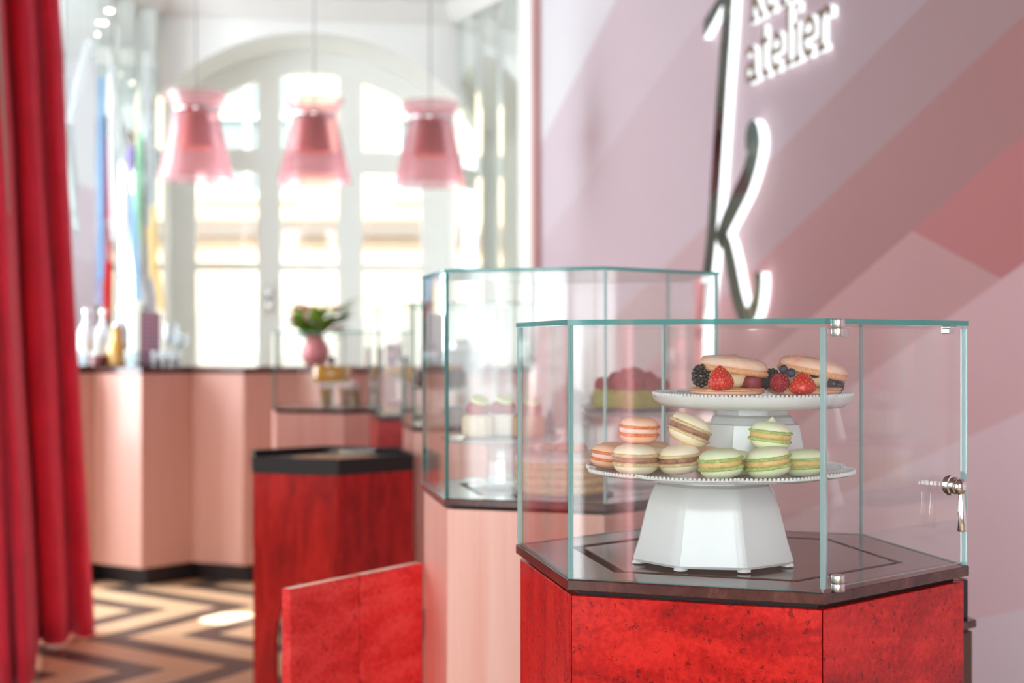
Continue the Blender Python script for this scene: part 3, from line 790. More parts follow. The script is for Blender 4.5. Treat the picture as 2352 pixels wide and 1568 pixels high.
macaron('vanilla', 1571, 1018, 1.748, 100, 'cream macaron with chocolate filling tilted on top of the heap', (R(0),R(23)), 9, ROW2-.011, .04)
macaron('pistachio', 1766, 1022, 1.70, 96, 'green macaron with a tall peaked crown on top', (R(0),R(6)), 10, ROW2-.007, .60)

# ------------------------------------------------------------------ berry sandwiches
M['shellp'] = shell_mat('blush_biscuit', srgb(246,196,170), srgb(250,216,198))
t = NT('blush_biscuit_dusted'); v = t.coord('Object', rnd=True); n = t.noise(v, 34, 4, .6, .6)
r = t.ramp(n, [(.38, srgb(247,214,192)), (.58, srgb(246,186,156)), (.72, srgb(238,120,96))]); t.ln(r.outputs[0], t.p.inputs['Base Color']); t.p.inputs['Roughness'].default_value = .65
t.bump(t.noise(v, 160, 4), .15, .002); M['shelltop'] = t.mat
M['biscuit'] = crumb_mat('baked_biscuit_edge', srgb(214,142,92), srgb(246,196,148))
M['custard'] = cream_mat('vanilla_custard', srgb(246,230,190), srgb(240,222,176), .3)
t = NT('strawberry_skin'); v = t.coord('Object', rnd=True); n = t.noise(v, 40, 3)
r = t.ramp(n, [(.3, srgb(190,14,14)), (.7, srgb(226,42,28))]); t.ln(r.outputs[0], t.p.inputs['Base Color']); t.p.inputs['Roughness'].default_value = .25
vo = t.new('ShaderNodeTexVoronoi'); vo.inputs['Scale'].default_value = 300; t.ln(v, vo.inputs['Vector']); t.bump(vo.outputs['Distance'], .5, .0015); M['strawberry'] = t.mat
M['seed'] = plain('strawberry_seed', srgb(226,170,80), .4)
M['black_drupe'] = plain('blackberry_drupelet', srgb(14,9,14), .16, coat=.25)
M['rasp'] = plain('raspberry_flesh', srgb(178,24,44), .38, var=.15, vscale=60, bmp=.2, bscale=500)
M['raspd'] = plain('dark_raspberry_flesh', srgb(132,26,42), .45, var=.15, vscale=80, bmp=.3, bscale=500)
M['blue'] = plain('blueberry_skin', srgb(52,56,86), .42, var=.25, vscale=50)
def drupes(n, c, rx, rz, r, mat, name, parent, fib=1.0):
    mb = MB(); g = PI*(3-math.sqrt(5))
    mb.ball(c, rx*.86, rx*.86, rz*.86, 10, 8)
    for i in range(n):
        z = 1-2*(i+.5)/n; q = math.sqrt(1-z*z); a = g*i
        p = (c[0]+rx*.88*q*math.cos(a), c[1]+rx*.88*q*math.sin(a), c[2]+rz*.88*z)
        mb.ball(p, r*random.uniform(.9,1.1), n=8, k=6)
    return mb.build(name, mat, parent, 70)
def strawberry(c, w_, h_, parent, tip=0.0):
    mb = MB()
    pr = [(.02,0),(.55,.03),(.86,.12),(1.0,.27),(.96,.42),(.80,.62),(.55,.80),(.30,.93),(.12,.985),(.02,1.0)]
    Mx = Matrix.Translation(c) @ Matrix.Rotation(tip,4,'Y')
    mb.lathe([(r_*w_/2, z_*h_) for r_, z_ in pr], 28); mb.xform(Mx); o = mb.build('strawberry', M['strawberry'], parent, 60)
    sd = MB(); g = PI*(3-math.sqrt(5))
    for i in range(90):
        z = .06+.88*(i+.5)/90
        for k in range(len(pr)-1):
            if pr[k][1] <= z <= pr[k+1][1]:
                r_ = pr[k][0]+(pr[k+1][0]-pr[k][0])*(z-pr[k][1])/(pr[k+1][1]-pr[k][1]); break
        a = g*i; sd.ball((r_*w_/2*math.cos(a), r_*w_/2*math.sin(a), z*h_), .00055, .00055, .0008, 5, 4)
    sd.xform(Mx); so2 = sd.build('seeds', M['seed'], o); so2['kind'] = 'stuff'
    return o
def biscuit(rad, h, seed, mat_top, parent, name, M4, thin=False):
    mb = MB(); sd = seed
    wob = lambda a, r, z: 1+.05*noise.noise(Vector((math.cos(a)*1.3, math.sin(a)*1.3, sd)))+.02*noise.noise(Vector((math.cos(a)*6, math.sin(a)*6, sd+z*200)))
    mb.lathe([(rad*.93,h*.30),(rad*.985,h*.42),(rad*.97,h*.60),(rad*.88,h*.82),(rad*.70,h*.95),(rad*.40,h*1.0),(rad*.12,h*1.03),(rad*.05,h*1.12),(.0006,h*1.15)], 48, rf=wob)
    mb.v = [(x, y, z*(1+.10*noise.noise(Vector((x*60, y*60, sd))))) for x, y, z in mb.v]
    o = mb.xform(M4).build(name, mat_top, parent, 60)
    fb = MB(); fb.lathe([(rad*.5,0),(rad*.95,.0),(rad*1.01,h*.12),(rad*1.0,h*.28),(rad*.93,h*.36)], 72, rf=lambda a, r, z: wob(a, r, z)+.018*noise.noise(Vector((math.cos(a)*22, math.sin(a)*22, sd+z*500))))
    fb.xform(M4).build('crumb_edge', M['biscuit'], o, 60)
    return o
def sandwich(label, px, d, base_w, top_px, top_y, top_w, tilt, berries, seed):
    loc = at(px, 915, d); loc.z = HPU+.0003
    t = thing('berry_sandwich', label, 'dessert', loc, 0, 'berry biscuit sandwiches')
    rb = base_w*d/F/2
    flip = Matrix.Translation((0,0,.0095)) @ Matrix.Rotation(PI,4,'X')
    biscuit(rb, .0105, seed, M['shellp'], t, 'base_biscuit', Matrix.Translation((0,0,.0125)) @ Matrix.Rotation(PI,4,'X'))
    tp = at(top_px, top_y, d)-loc
    biscuit(top_w*d/F/2, .0215, seed+5, M['shelltop'], t, 'top_biscuit', Matrix.Translation((tp.x, 0, tp.z)) @ Matrix.Rotation(tilt,4,'Y'))
    mb = MB(); sd = seed
    mb.ball((0,.002,.027), rb*.74, rb*.74, .0185, 40, 16, fn=lambda p: 1+.10*noise.noise(p*2.2+Vector((sd,0,0)))+.05*noise.noise(p*5))
    mb.build('custard', M['custard'], t, 60)
    for (kind, x, y, dd, w_, h_) in berries:
        dd = dd+(.005 if kind == 'st' else .013); c = at(x, y-3, dd)-loc; ww = w_*dd/F; hh = h_*dd/F
        if kind == 'bb': drupes(46, c, ww/2, hh/2, ww*.125, M['black_drupe'], 'blackberry', t)
        elif kind == 'st': strawberry((c.x, c.y, c.z-hh/2), ww, hh, t, R(-4))
        elif kind == 'ra': drupes(70, c, ww/2, hh/2, ww*.085, M['rasp'], 'raspberry', t)
        elif kind == 'rd':
            q = MB(); q.ball(c, ww/2, ww/2, hh/2, 20, 14, fn=lambda p: 1+.06*noise.noise(p*3)); q.build('cut_raspberry', M['raspd'], t, 60)
        elif kind == 'bl':
            q = MB(); q.ball(c, ww/2, ww/2, hh/2*.94, 18, 12); q.lathe([(.0008,ww*.42),(ww*.16,ww*.44),(ww*.18,ww*.485),(ww*.10,ww*.47)], 10, c); q.build('blueberry', M['blue'], t, 60)
    return t
sandwich('berry filled biscuit sandwich with strawberry between cream, on the left of the top plate', 1670, 1.772, 172, 1682, 858, 160, R(7),
    [('bb',1610,866,1.742,42,52), ('st',1657,871,1.728,60,58), ('rd',1727,881,1.738,46,56), ('bl',1640,851,1.75,22,22), ('bl',1684,857,1.735,24,20), ('bb',1752,876,1.775,34,46)], 3.1)
sandwich('berry filled biscuit sandwich with steeply tilted lid, on the right of the top plate', 1846, 1.792, 168, 1863, 862, 162, R(11),
    [('bb',1772,872,1.768,40,46), ('ra',1791,882,1.748,44,44), ('bl',1800,851,1.755,22,22), ('bl',1817,859,1.744,22,22), ('st',1845,883,1.742,62,52), ('bl',1872,861,1.748,26,22), ('bb',1915,884,1.778,46,54), ('rd',1806,843,1.775,26,20)], 8.7)
# ------------------------------------------------------------------ sweets in the tall case
M['nut'] = crumb_mat('chopped_nut_coat', srgb(176,112,62), srgb(236,190,136))
M['pist'] = crumb_mat('pistachio_crumb', srgb(136,124,22), srgb(206,192,66))
M['sponge'] = cream_mat('golden_sponge', srgb(240,200,134), srgb(214,160,86), .8)
M['icing'] = plain('pale_pink_icing', srgb(248,216,206), .4)
M['vcream'] = plain('whipped_cream', srgb(250,246,236), .5)
M['lime'] = plain('pale_lime_slice', srgb(214,220,140), .35, var=.1)
M['choc'] = plain('dark_chocolate', srgb(70,38,34), .3)
M['apricot'] = plain('glazed_apricot', srgb(226,120,60), .2, coat=.4)
M['mango'] = plain('mango_glaze', srgb(232,172,20), .15, coat=.6)
M['tartcase'] = crumb_mat('tart_pastry', srgb(196,130,66), srgb(232,182,112))
M['slate'] = plain('dark_plum_board', srgb(72,50,54), .3)
def glass_stand(label, loc, R_, H, group='clear glass cake stands', col_r=.027, board=None):
    t = thing('glass_cake_stand', label, 'cake stand', loc, 0, group)
    MB().lathe([(.03,H-.010),(R_*.9,H-.008),(R_*.98,H-.004),(R_,H+.002),(R_*.985,H+.003),(R_*.95,H-.001),(.02,H-.0015)], 48).build('plate', M['stand_glass'], t, 40)
    MB().lathe([(col_r*1.1,.008),(col_r,.02),(col_r*.96,H*.5),(col_r,H-.02),(col_r*1.15,H-.0105)], 10).build('column', M['stand_glass'], t, 20)
    MB().lathe([(R_*.52,0),(R_*.55,.003),(R_*.5,.006),(col_r*1.15,.0085)], 40).build('base', M['stand_glass'], t, 40)
    if board:
        MB().lathe([(R_*.9,H+.0005),(R_*.9,H+.006)], 40).build('board', board, t, 40)
    return t
def nut_cake(label, loc, r=.028, h=.038, coat=None):
    t = thing('nut_cake', label, 'cake', loc, 0, 'small nut crusted cakes')
    sd = random.random()*30; mb = MB()
    mb.lathe([(r*.9,0),(r,h*.1),(r,h*.5),(r*.98,h*.88),(r*.85,h),(r*.3,h*1.01)], 48, rf=lambda a,q,z: 1+.10*noise.noise(Vector((math.cos(a)*4,math.sin(a)*4,sd+z*150))))
    mb.build('nut_crust', coat or M['nut'], t, 70)
    for k in range(3):
        a = k*2.1+sd; drupes(40, (r*.42*math.cos(a), r*.42*math.sin(a), h+.011), .0125, .0135, .0028, M['rasp'], 'raspberry', t)
    q = MB(); q.lathe([(.016,0),(.0175,.002),(.0175,.006),(.016,.008)], 24); q.xform(Matrix.Translation((.003,-.004,h+.024)) @ Matrix.Rotation(R(22),4,'X') @ Matrix.Rotation(R(12),4,'Y')); q.build('lime_slice', M['lime'], t, 40)
    return t
p = at(1150,1003,2.70)
HS = p.z-MZ
glass_stand('clear glass pedestal stand with nut crusted cakes', (p.x, 2.70, MZ+.0003), .116, HS)
for (x, d, lb, ct) in ((1098,2.70,'pale nut crusted cake with raspberries, on the left of the glass stand', crumb_mat('pale_nut_coat', srgb(220,196,160), srgb(248,236,214))),
                   (1155,2.735,'pale cream coated cake between two others on the glass stand', crumb_mat('coconut_coat', srgb(228,216,196), srgb(252,248,238))),
                   (1213,2.69,'brown nut crusted cake with raspberries and lime slice on top', None)):
    nut_cake(lb, (gx(x,d), d, MZ+HS+.0003), .031, .042, ct)
cc = thing('chocolate_cone', 'dark chocolate swirl cone beside the nut crusted cakes', 'chocolate', (gx(1262,2.74), 2.74, MZ+HS+.0003))
MB().lathe([(.012,0),(.013,.004),(.008,.02),(.012,.024),(.006,.036),(.001,.052)], 20).build('swirl', M['choc'], cc, 50)
# layer cake
d = 2.565; lc = thing('layer_cake', 'round golden layer cake with pale pink icing on the stone top', 'cake', (gx(1290,d), d, MZ+.0003))
MB().lathe([(.092,0),(.094,.002),(.092,.004)], 48).build('cake_board', M['slate'], lc, 40)
for k in range(4):
    z0 = .0042+k*.0145; sd = k*3.
    MB().lathe([(.076,z0),(.082,z0+.003),(.083,z0+.009),(.078,z0+.0142)], 64, rf=lambda a,r,z: 1+.018*noise.noise(Vector((math.cos(a)*3,math.sin(a)*3,sd)))).build('sponge_layer', M['sponge'], lc, 60)
MB().lathe([(.079,.060),(.084,.062),(.0845,.066),(.080,.072),(.05,.0735),(.001,.0735)], 64, rf=lambda a,r,z: 1+.03*noise.noise(Vector((math.cos(a)*2.5,math.sin(a)*2.5,9)))).build('icing', M['icing'], lc, 60)
for k, (ox, oy) in enumerate(((-.022,.03),(.006,.034),(.03,.026))):
    q = MB(); q.ball((ox,oy,.081), .018, .016, .008, 16, 10, fn=lambda p: 1+.12*noise.noise(p*3)); q.build('apricot_half', M['apricot'], lc, 60)
# raspberry tart on its own stand
d = 2.745; p = at(1452,943,d); HT2 = p.z-MZ
glass_stand('clear glass stand with dark plum board under the raspberry tart', (p.x, d, MZ+.0003), .100, HT2, board=M['slate'], col_r=.02)
ra = thing('raspberry_tart', 'pistachio crusted tart heaped with raspberries', 'tart', (p.x, d, MZ+HT2+.0063))
mb = MB(); mb.lathe([(.070,0),(.0735,.004),(.0735,.030),(.068,.036),(.03,.037)], 72, rf=lambda a,r,z: 1+.05*noise.noise(Vector((math.cos(a)*9,math.sin(a)*9,z*250)))); mb.build('pistachio_crust', M['pist'], ra, 70)
cr = MB()
for i in range(420):
    a = random.uniform(0,2*PI); z = random.uniform(.002,.036); r_ = .0735 if z < .032 else random.uniform(.045,.072)
    cr.ball((r_*math.cos(a), r_*math.sin(a), z), random.uniform(.0016,.003), n=5, k=4)
co = cr.build('pistachio_crumbs', M['pist'], ra); co['kind'] = 'stuff'
g = 0
for (n_, rr, z) in ((12,.058,.042),(8,.034,.053),(3,.013,.062)):
    for k in range(n_):
        a = 2*PI*k/n_+g; drupes(44, (rr*math.cos(a), rr*math.sin(a), z+random.uniform(-.002,.002)), .0148, .0150, .0032, M['rasp'], 'raspberry', ra)
    g += .3
# sweets in the farther cases ----------------------------------------------------------
d = 5.98; p = at(762,877,d); HM = p.z-MZ
glass_stand('slim glass stand with mango cake in the far low case', (p.x, d, MZ+.0003), .105, HM, col_r=.018)
mc = thing('mango_cake', 'glossy yellow mango cake on a slim glass stand', 'cake', (p.x, d, MZ+HM+.0035))
MB().lathe([(.076,0),(.079,.006),(.079,.058),(.074,.066),(.001,.067)], 48).build('glazed_body', M['mango'], mc, 50)
q = MB(); q.ball((0,0,.085), .016, .016, .02); q.build('cherry', M['choc'], mc, 60)
for k, (x, dd) in enumerate(((748,5.86),(794,5.84),(818,5.90))):
    dg = thing('dessert_glass', ['tall glass of yellow mango dessert under the mango cake', 'short flared glass of yellow dessert in the middle of the far case', 'short flared glass of yellow dessert nearest the red pedestal'][k], 'dessert glass', (gx(x,dd), dd, MZ+.0003), 0, 'dessert glasses in the far case')
    MB().lathe([(.020,0),(.022,.003),(.025,.06),(.031,.094),(.030,.094),(.024,.06),(.02,.004)], 24, cap=False).build('tumbler', M['drink_glass'], dg, 40)
    MB().lathe([(.0195,.0045),(.0235,.06),(.028,.082),(.001,.083)], 24).build('mango_cream', M['mango'], dg, 40)
def tartlet(label, loc, r, h, top, nb, cat='tart', group='fruit tartlets in the far case'):
    t = thing('fruit_tartlet', label, cat, loc, 0, group)
    MB().lathe([(r*.8,0),(r,h*.9),(r*.97,h),(r*.9,h*.8),(.001,h*.8)], 32).build('pastry_shell', M['tartcase'], t, 40)
    for k in range(nb):
        a = 2*PI*k/nb; q = MB(); q.ball((r*.5*math.cos(a), r*.5*math.sin(a), h), r*.42, n=12, k=8); q.build('fruit', top, t, 60)
    return t
d = 5.55; p = at(905,870,d); HB = p.z-MZ
glass_stand('small glass stand in the case on the red pedestal', (gx(930,d), d, MZ+.0003), .088, HB, col_r=.018)
tartlet('golden fruit tartlet on the small glass stand', (gx(910,d), d, MZ+HB+.0035), .048, .03, M['mango'], 5)
tartlet('orange glazed tartlet beside the golden one', (gx(958,5.56), 5.56, MZ+HB+.0035), .036, .026, M['apricot'], 4)
tartlet('red topped tartlet standing on the stone below the glass stand', (gx(904,5.41), 5.41, MZ+.0003), .04, .03, plain('red_glaze', srgb(196,40,26), .2), 5)
tartlet('yellow lemon tartlet standing on the stone beside the red topped one', (gx(955,5.39), 5.39, MZ+.0003), .034, .028, M['mango'], 4)
d = 4.80; p = at(1000,890,d); HC_ = p.z-MZ
glass_stand('glass stand holding the chocolate torte', (gx(1014,d), d, MZ+.0003), .10, HC_, col_r=.02)
ct = thing('chocolate_torte', 'dark chocolate torte topped with golden fruit', 'cake', (gx(1014,d), d, MZ+HC_+.0035))
MB().lathe([(.085,0),(.088,.004),(.088,.052),(.084,.058),(.001,.058)], 40).build('torte_body', M['choc'], ct, 50)
for k in range(6):
    a = k*PI/3; q = MB(); q.ball((.05*math.cos(a), .05*math.sin(a), .064), .02, .02, .012, 12, 8); q.build('fruit_slice', M['mango'] if k % 2 else M['apricot'], ct, 60)
cb = thing('chocolate_loaf', 'brown chocolate loaf cake on the stone under the torte', 'cake', (gx(1050,4.68), 4.68, MZ+.0003), R(20))
lo = MB(); lo.box(-.05,.05,-.035,.035,0,.055); bevel(lo.build('loaf', plain('brown_sponge', srgb(128,84,58), .7), cb), .008)
MB().box(-.046,.046,-.031,.031,.0552,.062).build('ganache', M['choc'], cb)
# crumbled biscuit in the middle tray, a parchment sheet and small board behind
zt = .843+.05*.55+.0004
bc = MB()
for i in range(260):
    a = random.uniform(0,2*PI); r_ = math.sqrt(random.random())
    bc.ball((CM[0]+.03+r_*.14*math.cos(a), CM[1]-.06+r_*.11*math.sin(a), zt+.004+(1-r_)*.012*random.random()), random.uniform(.005,.010), n=6, k=4)
bo = bc.build('biscuit_crumble', crumb_mat('biscuit_crumble', srgb(206,160,120), srgb(244,214,184))); tag(bo, 'heap of pale crumbled biscuit in the black tray', 'biscuits', None, 'stuff')
cl = thing('glass_cloche_plate', 'clear glass plate lying behind the biscuit crumble on the tray', 'plate', (CM[0]+.06, CM[1]+.135, zt))
MB().lathe([(.03,0),(.075,.012),(.079,.016),(.075,.016),(.03,.005),(.001,.005)], 32).build('dish', M['stand_glass'], cl, 40)

# ------------------------------------------------------------------ bar
bar = thing('bar_counter', 'long dusty pink bar counter with folded panels and dark stone top', 'bar', (0,0,0))
BV = [(40,7.42),(120,7.22),(215,7.38),(325,7.20),(440,7.42),(560,7.30),(685,7.45),(805,7.28),(925,7.45),(1045,7.28),(1160,7.42),(1222,7.40)]
BP = [Vector((gx(x,d), d)) for x, d in BV]
for a, b in zip(BP[:-1], BP[1:]):
    e = b-a; L = e.length; mid = (a+b)/2
    mb = MB(); mb.box(-L/2+.001, L/2-.001, 0, .018, .10, 1.086)
    mb.build('bar_panel', M['bar_pink'], bar, None, (mid.x, mid.y, 0), math.atan2(e.y, e.x))
back = 8.05
MB().prism([(p.x, p.y-.012) for p in BP]+[(BP[-1].x, back), (BP[0].x, back)], 1.088, 1.118).build('stone_top', M['marble'], bar)
MB().prism([(BP[0].x, 7.62), (BP[-1].x, 7.62), (BP[-1].x, back-.05), (BP[0].x, back-.05)], 0, 1.086).build('carcass', M['brown'], bar)
MB().prism([(p.x, p.y+.09) for p in BP]+[(BP[-1].x, 7.62), (BP[0].x, 7.62)], 0, .099).build('plinth', M['black'], bar)
BT = 1.1183
# things on the bar ---------------------------------------------------------------------
def bottle(label, x, d, h, r, mat, group='bottles on the bar'):
    t = thing('bottle', label, 'bottle', (gx(x,d), d, BT), 0, group)
    MB().lathe([(r*.9,0),(r,.006),(r,h*.58),(r*.85,h*.68),(r*.32,h*.80),(r*.30,h*.93),(r*.36,h*.94),(r*.36,h)], 24).build('body', mat, t, 40)
    MB().lathe([(r*.40,h*.955),(r*.40,h*1.02),(r*.1,h*1.03)], 16).build('cap', M['chrome'], t, 40)
    MB().lathe([(r*1.01,h*.2),(r*1.01,h*.46)], 24, cap=False).build('paper_band', M['white'], t, 40)
    return t
def drinking_glass(label, x, d, h, r, group='glasses on the bar', liquid=None):
    t = thing('drinking_glass', label, 'glass', (gx(x,d), d, BT), 0, group)
    MB().lathe([(r*.8,0),(r*.85,.004),(r,h),(r*.95,h),(r*.8,.008)], 24, cap=False).build('tumbler', M['drink_glass'], t, 40)
    MB().lathe([(r*.79,.0002),(r*.79,.008)], 24).build('thick_base', M['drink_glass'], t, 40)
    if liquid: MB().lathe([(r*.78,.0085),(r*.86,h*.45),(.001,h*.45)], 24).build('drink', liquid, t, 40)
    return t
def wine_glass(label, x, d, h, r, group='stemmed glasses on the bar'):
    t = thing('wine_glass', label, 'glass', (gx(x,d), d, BT), 0, group)
    MB().lathe([(r*.9,0),(r*.9,.002),(.004,.006),(.003,h*.45)], 24).build('stem', M['drink_glass'], t, 40)
    MB().lathe([(.003,h*.45),(r*.8,h*.55),(r,h*.72),(r*.8,h),(r*.77,h),(r*.96,h*.72),(r*.75,h*.56)], 24, cap=False).build('bowl', M['drink_glass'], t, 40)
    return t
M['frost'] = plain('frosted_white_glass', srgb(232,238,244), .25)
bottle('white frosted bottle nearest the red curtain on the bar', 198, 7.70, .30, .042, M['frost'])
bottle('white frosted bottle second from the curtain', 237, 7.78, .30, .040, M['frost'])
bottle('clear tall bottle beside the amber carafe', 278, 7.72, .32, .042, M['frost'])
ac = thing('carafe', 'amber carafe in front of the purple menu stand', 'carafe', (gx(268,7.55), 7.55, BT))
MB().lathe([(.04,0),(.05,.01),(.052,.09),(.03,.14),(.026,.18),(.034,.2)], 24).build('body', plain('amber_drink', srgb(226,176,84), .15, coat=.5), ac, 40)
MB().lathe([(.012,.2),(.02,.21),(.02,.225),(.006,.235)], 16).build('stopper', M['chrome'], ac, 40)
rd = thing('jam_jar', 'dark red jam jar between the white bottles', 'jar', (gx(226,7.52), 7.52, BT))
MB().lathe([(.044,0),(.048,.004),(.048,.05),(.04,.058)], 24).build('jar_body', plain('red_jam', srgb(120,14,22), .1, coat=.5), rd, 40)
MB().lathe([(.042,.0585),(.042,.074),(.02,.078)], 24).build('lid', M['white'], rd, 40)
sv = thing('serving_tray', 'silver round tray under the bottles at the curtain end', 'tray', (gx(222,7.56), 7.56, BT-.0003))
MB().lathe([(.13,.0003),(.135,.001),(.14,.006),(.137,.006),(.13,.0016),(.001,.0016)], 40).build('dish', M['chrome'], sv, 40)
for k, (x, d) in enumerate(((184,7.5),(300,7.46),(312,7.60))):
    drinking_glass(['small glass at the curtain end of the silver tray','small glass in front of the purple menu stand','small glass tucked behind the amber carafe'][k], x, d, .085, .032)
for k, x in enumerate((358,380,402)):
    drinking_glass(['dark filled shot glass right in front of the purple menu stand','dark filled shot glass, middle of three on the bar','dark filled shot glass nearest the window light'][k], x, 7.46, .08, .026, 'shot glasses on the bar', plain('dark_syrup', srgb(110,60,46), .2))
wine_glass('stemmed glass on the bar beside the purple menu stand', 392, 7.62, .23, .045)
wine_glass('stemmed glass on the bar closest to the window mullion', 415, 7.72, .18, .04)
mn = thing('menu_stand', 'tall patterned purple menu board standing on the bar', 'menu', (gx(345,7.50), 7.50, BT), R(4))
t = NT('purple_lozenge_print'); v = t.coord('Object', (60,60,60), (0,R(45),0)); ck = t.new('ShaderNodeTexChecker'); ck.inputs['Scale'].default_value = 1; ck.inputs[1].default_value = srgb(148,112,126); ck.inputs[2].default_value = srgb(116,82,98); t.ln(v, ck.inputs[0]); t.ln(ck.outputs[0], t.p.inputs['Base Color']); t.p.inputs['Roughness'].default_value = .5
MB().box(-.054,.054,-.006,.006,.012,.285).build('board', t.mat, mn)
MB().box(-.06,.06,-.03,.03,0,.012).build('foot', M['black'], mn)
# vase with flowers
vz = thing('flower_vase', 'round pink vase with leafy green bouquet on the bar', 'vase', (gx(725,7.70), 7.70, BT))
MB().lathe([(.04,0),(.06,.01),(.078,.06),(.074,.10),(.05,.14),(.038,.16),(.044,.175),(.04,.175),(.034,.16)], 32, cap=True).build('vase_body', plain('pink_vase_glaze', srgb(226,130,140), .25, coat=.4), vz, 50)
M['leaf'] = plain('fresh_leaf', srgb(132,166,58), .5, var=.25); M['stemg'] = plain('stem', srgb(120,150,70), .6)
M['petal'] = plain('pink_petal', srgb(240,170,165), .6, var=.1)
random.seed(11)
for k in range(52):
    a = random.uniform(0,2*PI); sp = random.uniform(.03,.15); top = random.uniform(.20,.34)
    tip = Vector((sp*math.cos(a), sp*.7*math.sin(a), top))
    st = MB(); st.tube([(0,0,.15), tuple(tip*.55+Vector((0,0,.06))), tuple(tip)], .002, 5); so3 = st.build('stem', M['stemg'], vz, 60)
    if k % 4 == 0:
        fl_ = MB()
        for j in range(7):
            b = 2*PI*j/7; fl_.ball((tip.x+.018*math.cos(b), tip.y+.018*math.sin(b), tip.z), .016, .016, .008, 8, 6)
        fl_.ball(tuple(tip+Vector((0,0,.006))), .011, n=8, k=6); fl_.build('blossom', M['petal'], so3, 60)
    else:
        for j in range(4):
            q = tip*(.70+.10*j); b = a+random.uniform(-1.2,1.2); L = random.uniform(.07,.12)
            dv = Vector((math.cos(b), math.sin(b), random.uniform(-.1,.6))).normalized(); sv_ = dv.cross(Vector((0,0,1))).normalized()*(L*.32)
            lf = MB(); lf.add([q, q+dv*L*.45+sv_+Vector((0,0,.004)), q+dv*L, q+dv*L*.45-sv_+Vector((0,0,.004)), q+dv*L*.45-Vector((0,0,.002))], [(0,1,4),(1,2,4),(2,3,4),(3,0,4)])
            lf.build('leaf', M['leaf'], so3)
# grey appliance and pale parcel farther along the bar
cm = thing('espresso_machine', 'grey rounded espresso machine on the far end of the bar', 'coffee machine', (gx(1062,7.7), 7.7, BT))
bx_ = MB(); bx_.box(-.10,.10,-.14,.14,.0,.09); bevel(bx_.build('body', plain('grey_enamel', srgb(96,98,104), .3, coat=.4), cm), .02, 3)
MB().lathe([(.085,.0905),(.088,.11),(.07,.14),(.02,.15)], 24).build('dome_lid', M['steel'], cm, 40)
MB().box(-.07,.07,-.19,-.141,.0,.012).build('drip_tray', M['black'], cm)
for k, (x, c, h, lb) in enumerate(((860,(236,232,236),.10,'white paper bag standing on the bar behind the mango case'), (905,(190,150,170),.12,'pale purple carton on the bar behind the red pedestal case'), (985,(240,236,236),.11,'white carton on the bar behind the chocolate case'))):
    pk = thing('pastry_carton', lb, 'box', (gx(x,7.75), 7.75, BT), R(8*k), 'cartons on the bar')
    bb_ = MB(); bb_.box(-.045,.045,-.035,.035,0,h); bevel(bb_.build('carton', plain('carton_%d' % k, srgb(*c), .6), pk), .002)
    MB().box(-.046,.046,-.036,.036,h*.45,h*.6).build('paper_band', M['icing'], pk)
# ------------------------------------------------------------------ curtain
def catmull(pts, n):
    out = []
    for i in range(len(pts)-1):
        p0 = pts[max(i-1,0)]; p1 = pts[i]; p2 = pts[i+1]; p3 = pts[min(i+2,len(pts)-1)]
        for k in range(n):
            t = k/n; out.append(.5*((2*p1)+(p2-p0)*t+(2*p0-5*p1+4*p2-p3)*t*t+(3*p1-p0-3*p2+p3)*t**3))
    out.append(pts[-1]); return out
CP = [(205,6.12),(214,6.02),(196,5.96),(172,6.02),(164,6.16),(158,5.95),(140,5.84),(112,5.82),(97,5.92),(93,6.10),(84,5.75),(78,5.35),(68,5.14),(52,5.10),(40,5.20),(36,5.34),(28,5.12),(12,5.02),(-2,5.10),(-12,5.28),(-30,5.05),(-70,4.95),(-90,5.15),(-130,4.85),(-190,4.95),(-240,4.8)]
pl = catmull([Vector((gx(x,d), d)) for x, d in CP], 8)
cu = thing('velvet_curtain', 'floor length red velvet curtain hanging in deep folds', 'curtain', (gx(60,5.6), 5.6, 0))
mb = MB(); H0, H1 = .012, 3.55; rings = []
for k in range(26):
    z = H0+(H1-H0)*k/25; f = z/2.7
    row = []
    for i, p in enumerate(pl):
        q = i/(len(pl)-1); sh = -.155*f*(1-.25*q)
        w_ = .012*noise.noise(Vector((i*.11, z*.9, 3)))
        row.append((p.x+sh+w_-cu.location.x, p.y+w_-cu.location.y, z))
    rings.append(row)
mb.loft(rings, False, False, closed=False)
co = mb.build('drape', M['velvet'], cu, 180)
sm = co.modifiers.new('thick', 'SOLIDIFY'); sm.thickness = .006
hm = MB(); hm.tube([(p.x-cu.location.x, p.y-cu.location.y, .022) for p in pl], .008, 6); hm.build('hem', M['velvet'], cu, 60)
ln_ = MB(); rr = []
for k in range(12):
    q = k/11; z = 1.7+1.85*q; f = z/2.7; xc = 62+13*(1-q)
    rr.append([(gx(xc+o*(.12+.88*q), 5.02)-.13*f-cu.location.x, 5.02-cu.location.y+dy, z) for o, dy in ((-11,.0),(0,-.012),(11,.0))])
ln_.loft(rr, False, False, closed=False); lo_ = ln_.build('lining', M['lining'], cu, 180); s2 = lo_.modifiers.new('thick', 'SOLIDIFY'); s2.thickness = .004
rl = thing('curtain_rail', 'dark rail under the ceiling carrying the red curtain', 'rail', (0,0,0))
MB().tube([(pl[0].x-.2, pl[0].y+.1, 3.575), (pl[-1].x-.2, pl[-1].y-.1, 3.575)], .012, 10).build('rod', M['black'], rl, 40)
for q in (.1,.9):
    a = Vector((pl[0].x-.2, pl[0].y+.1, 3.575)).lerp(Vector((pl[-1].x-.2, pl[-1].y-.1, 3.575)), q); MB().lathe([(.008,.0),(.008,CEIL-3.576)], 10, (a.x,a.y,3.576)).build('bracket', M['black'], rl, 40)

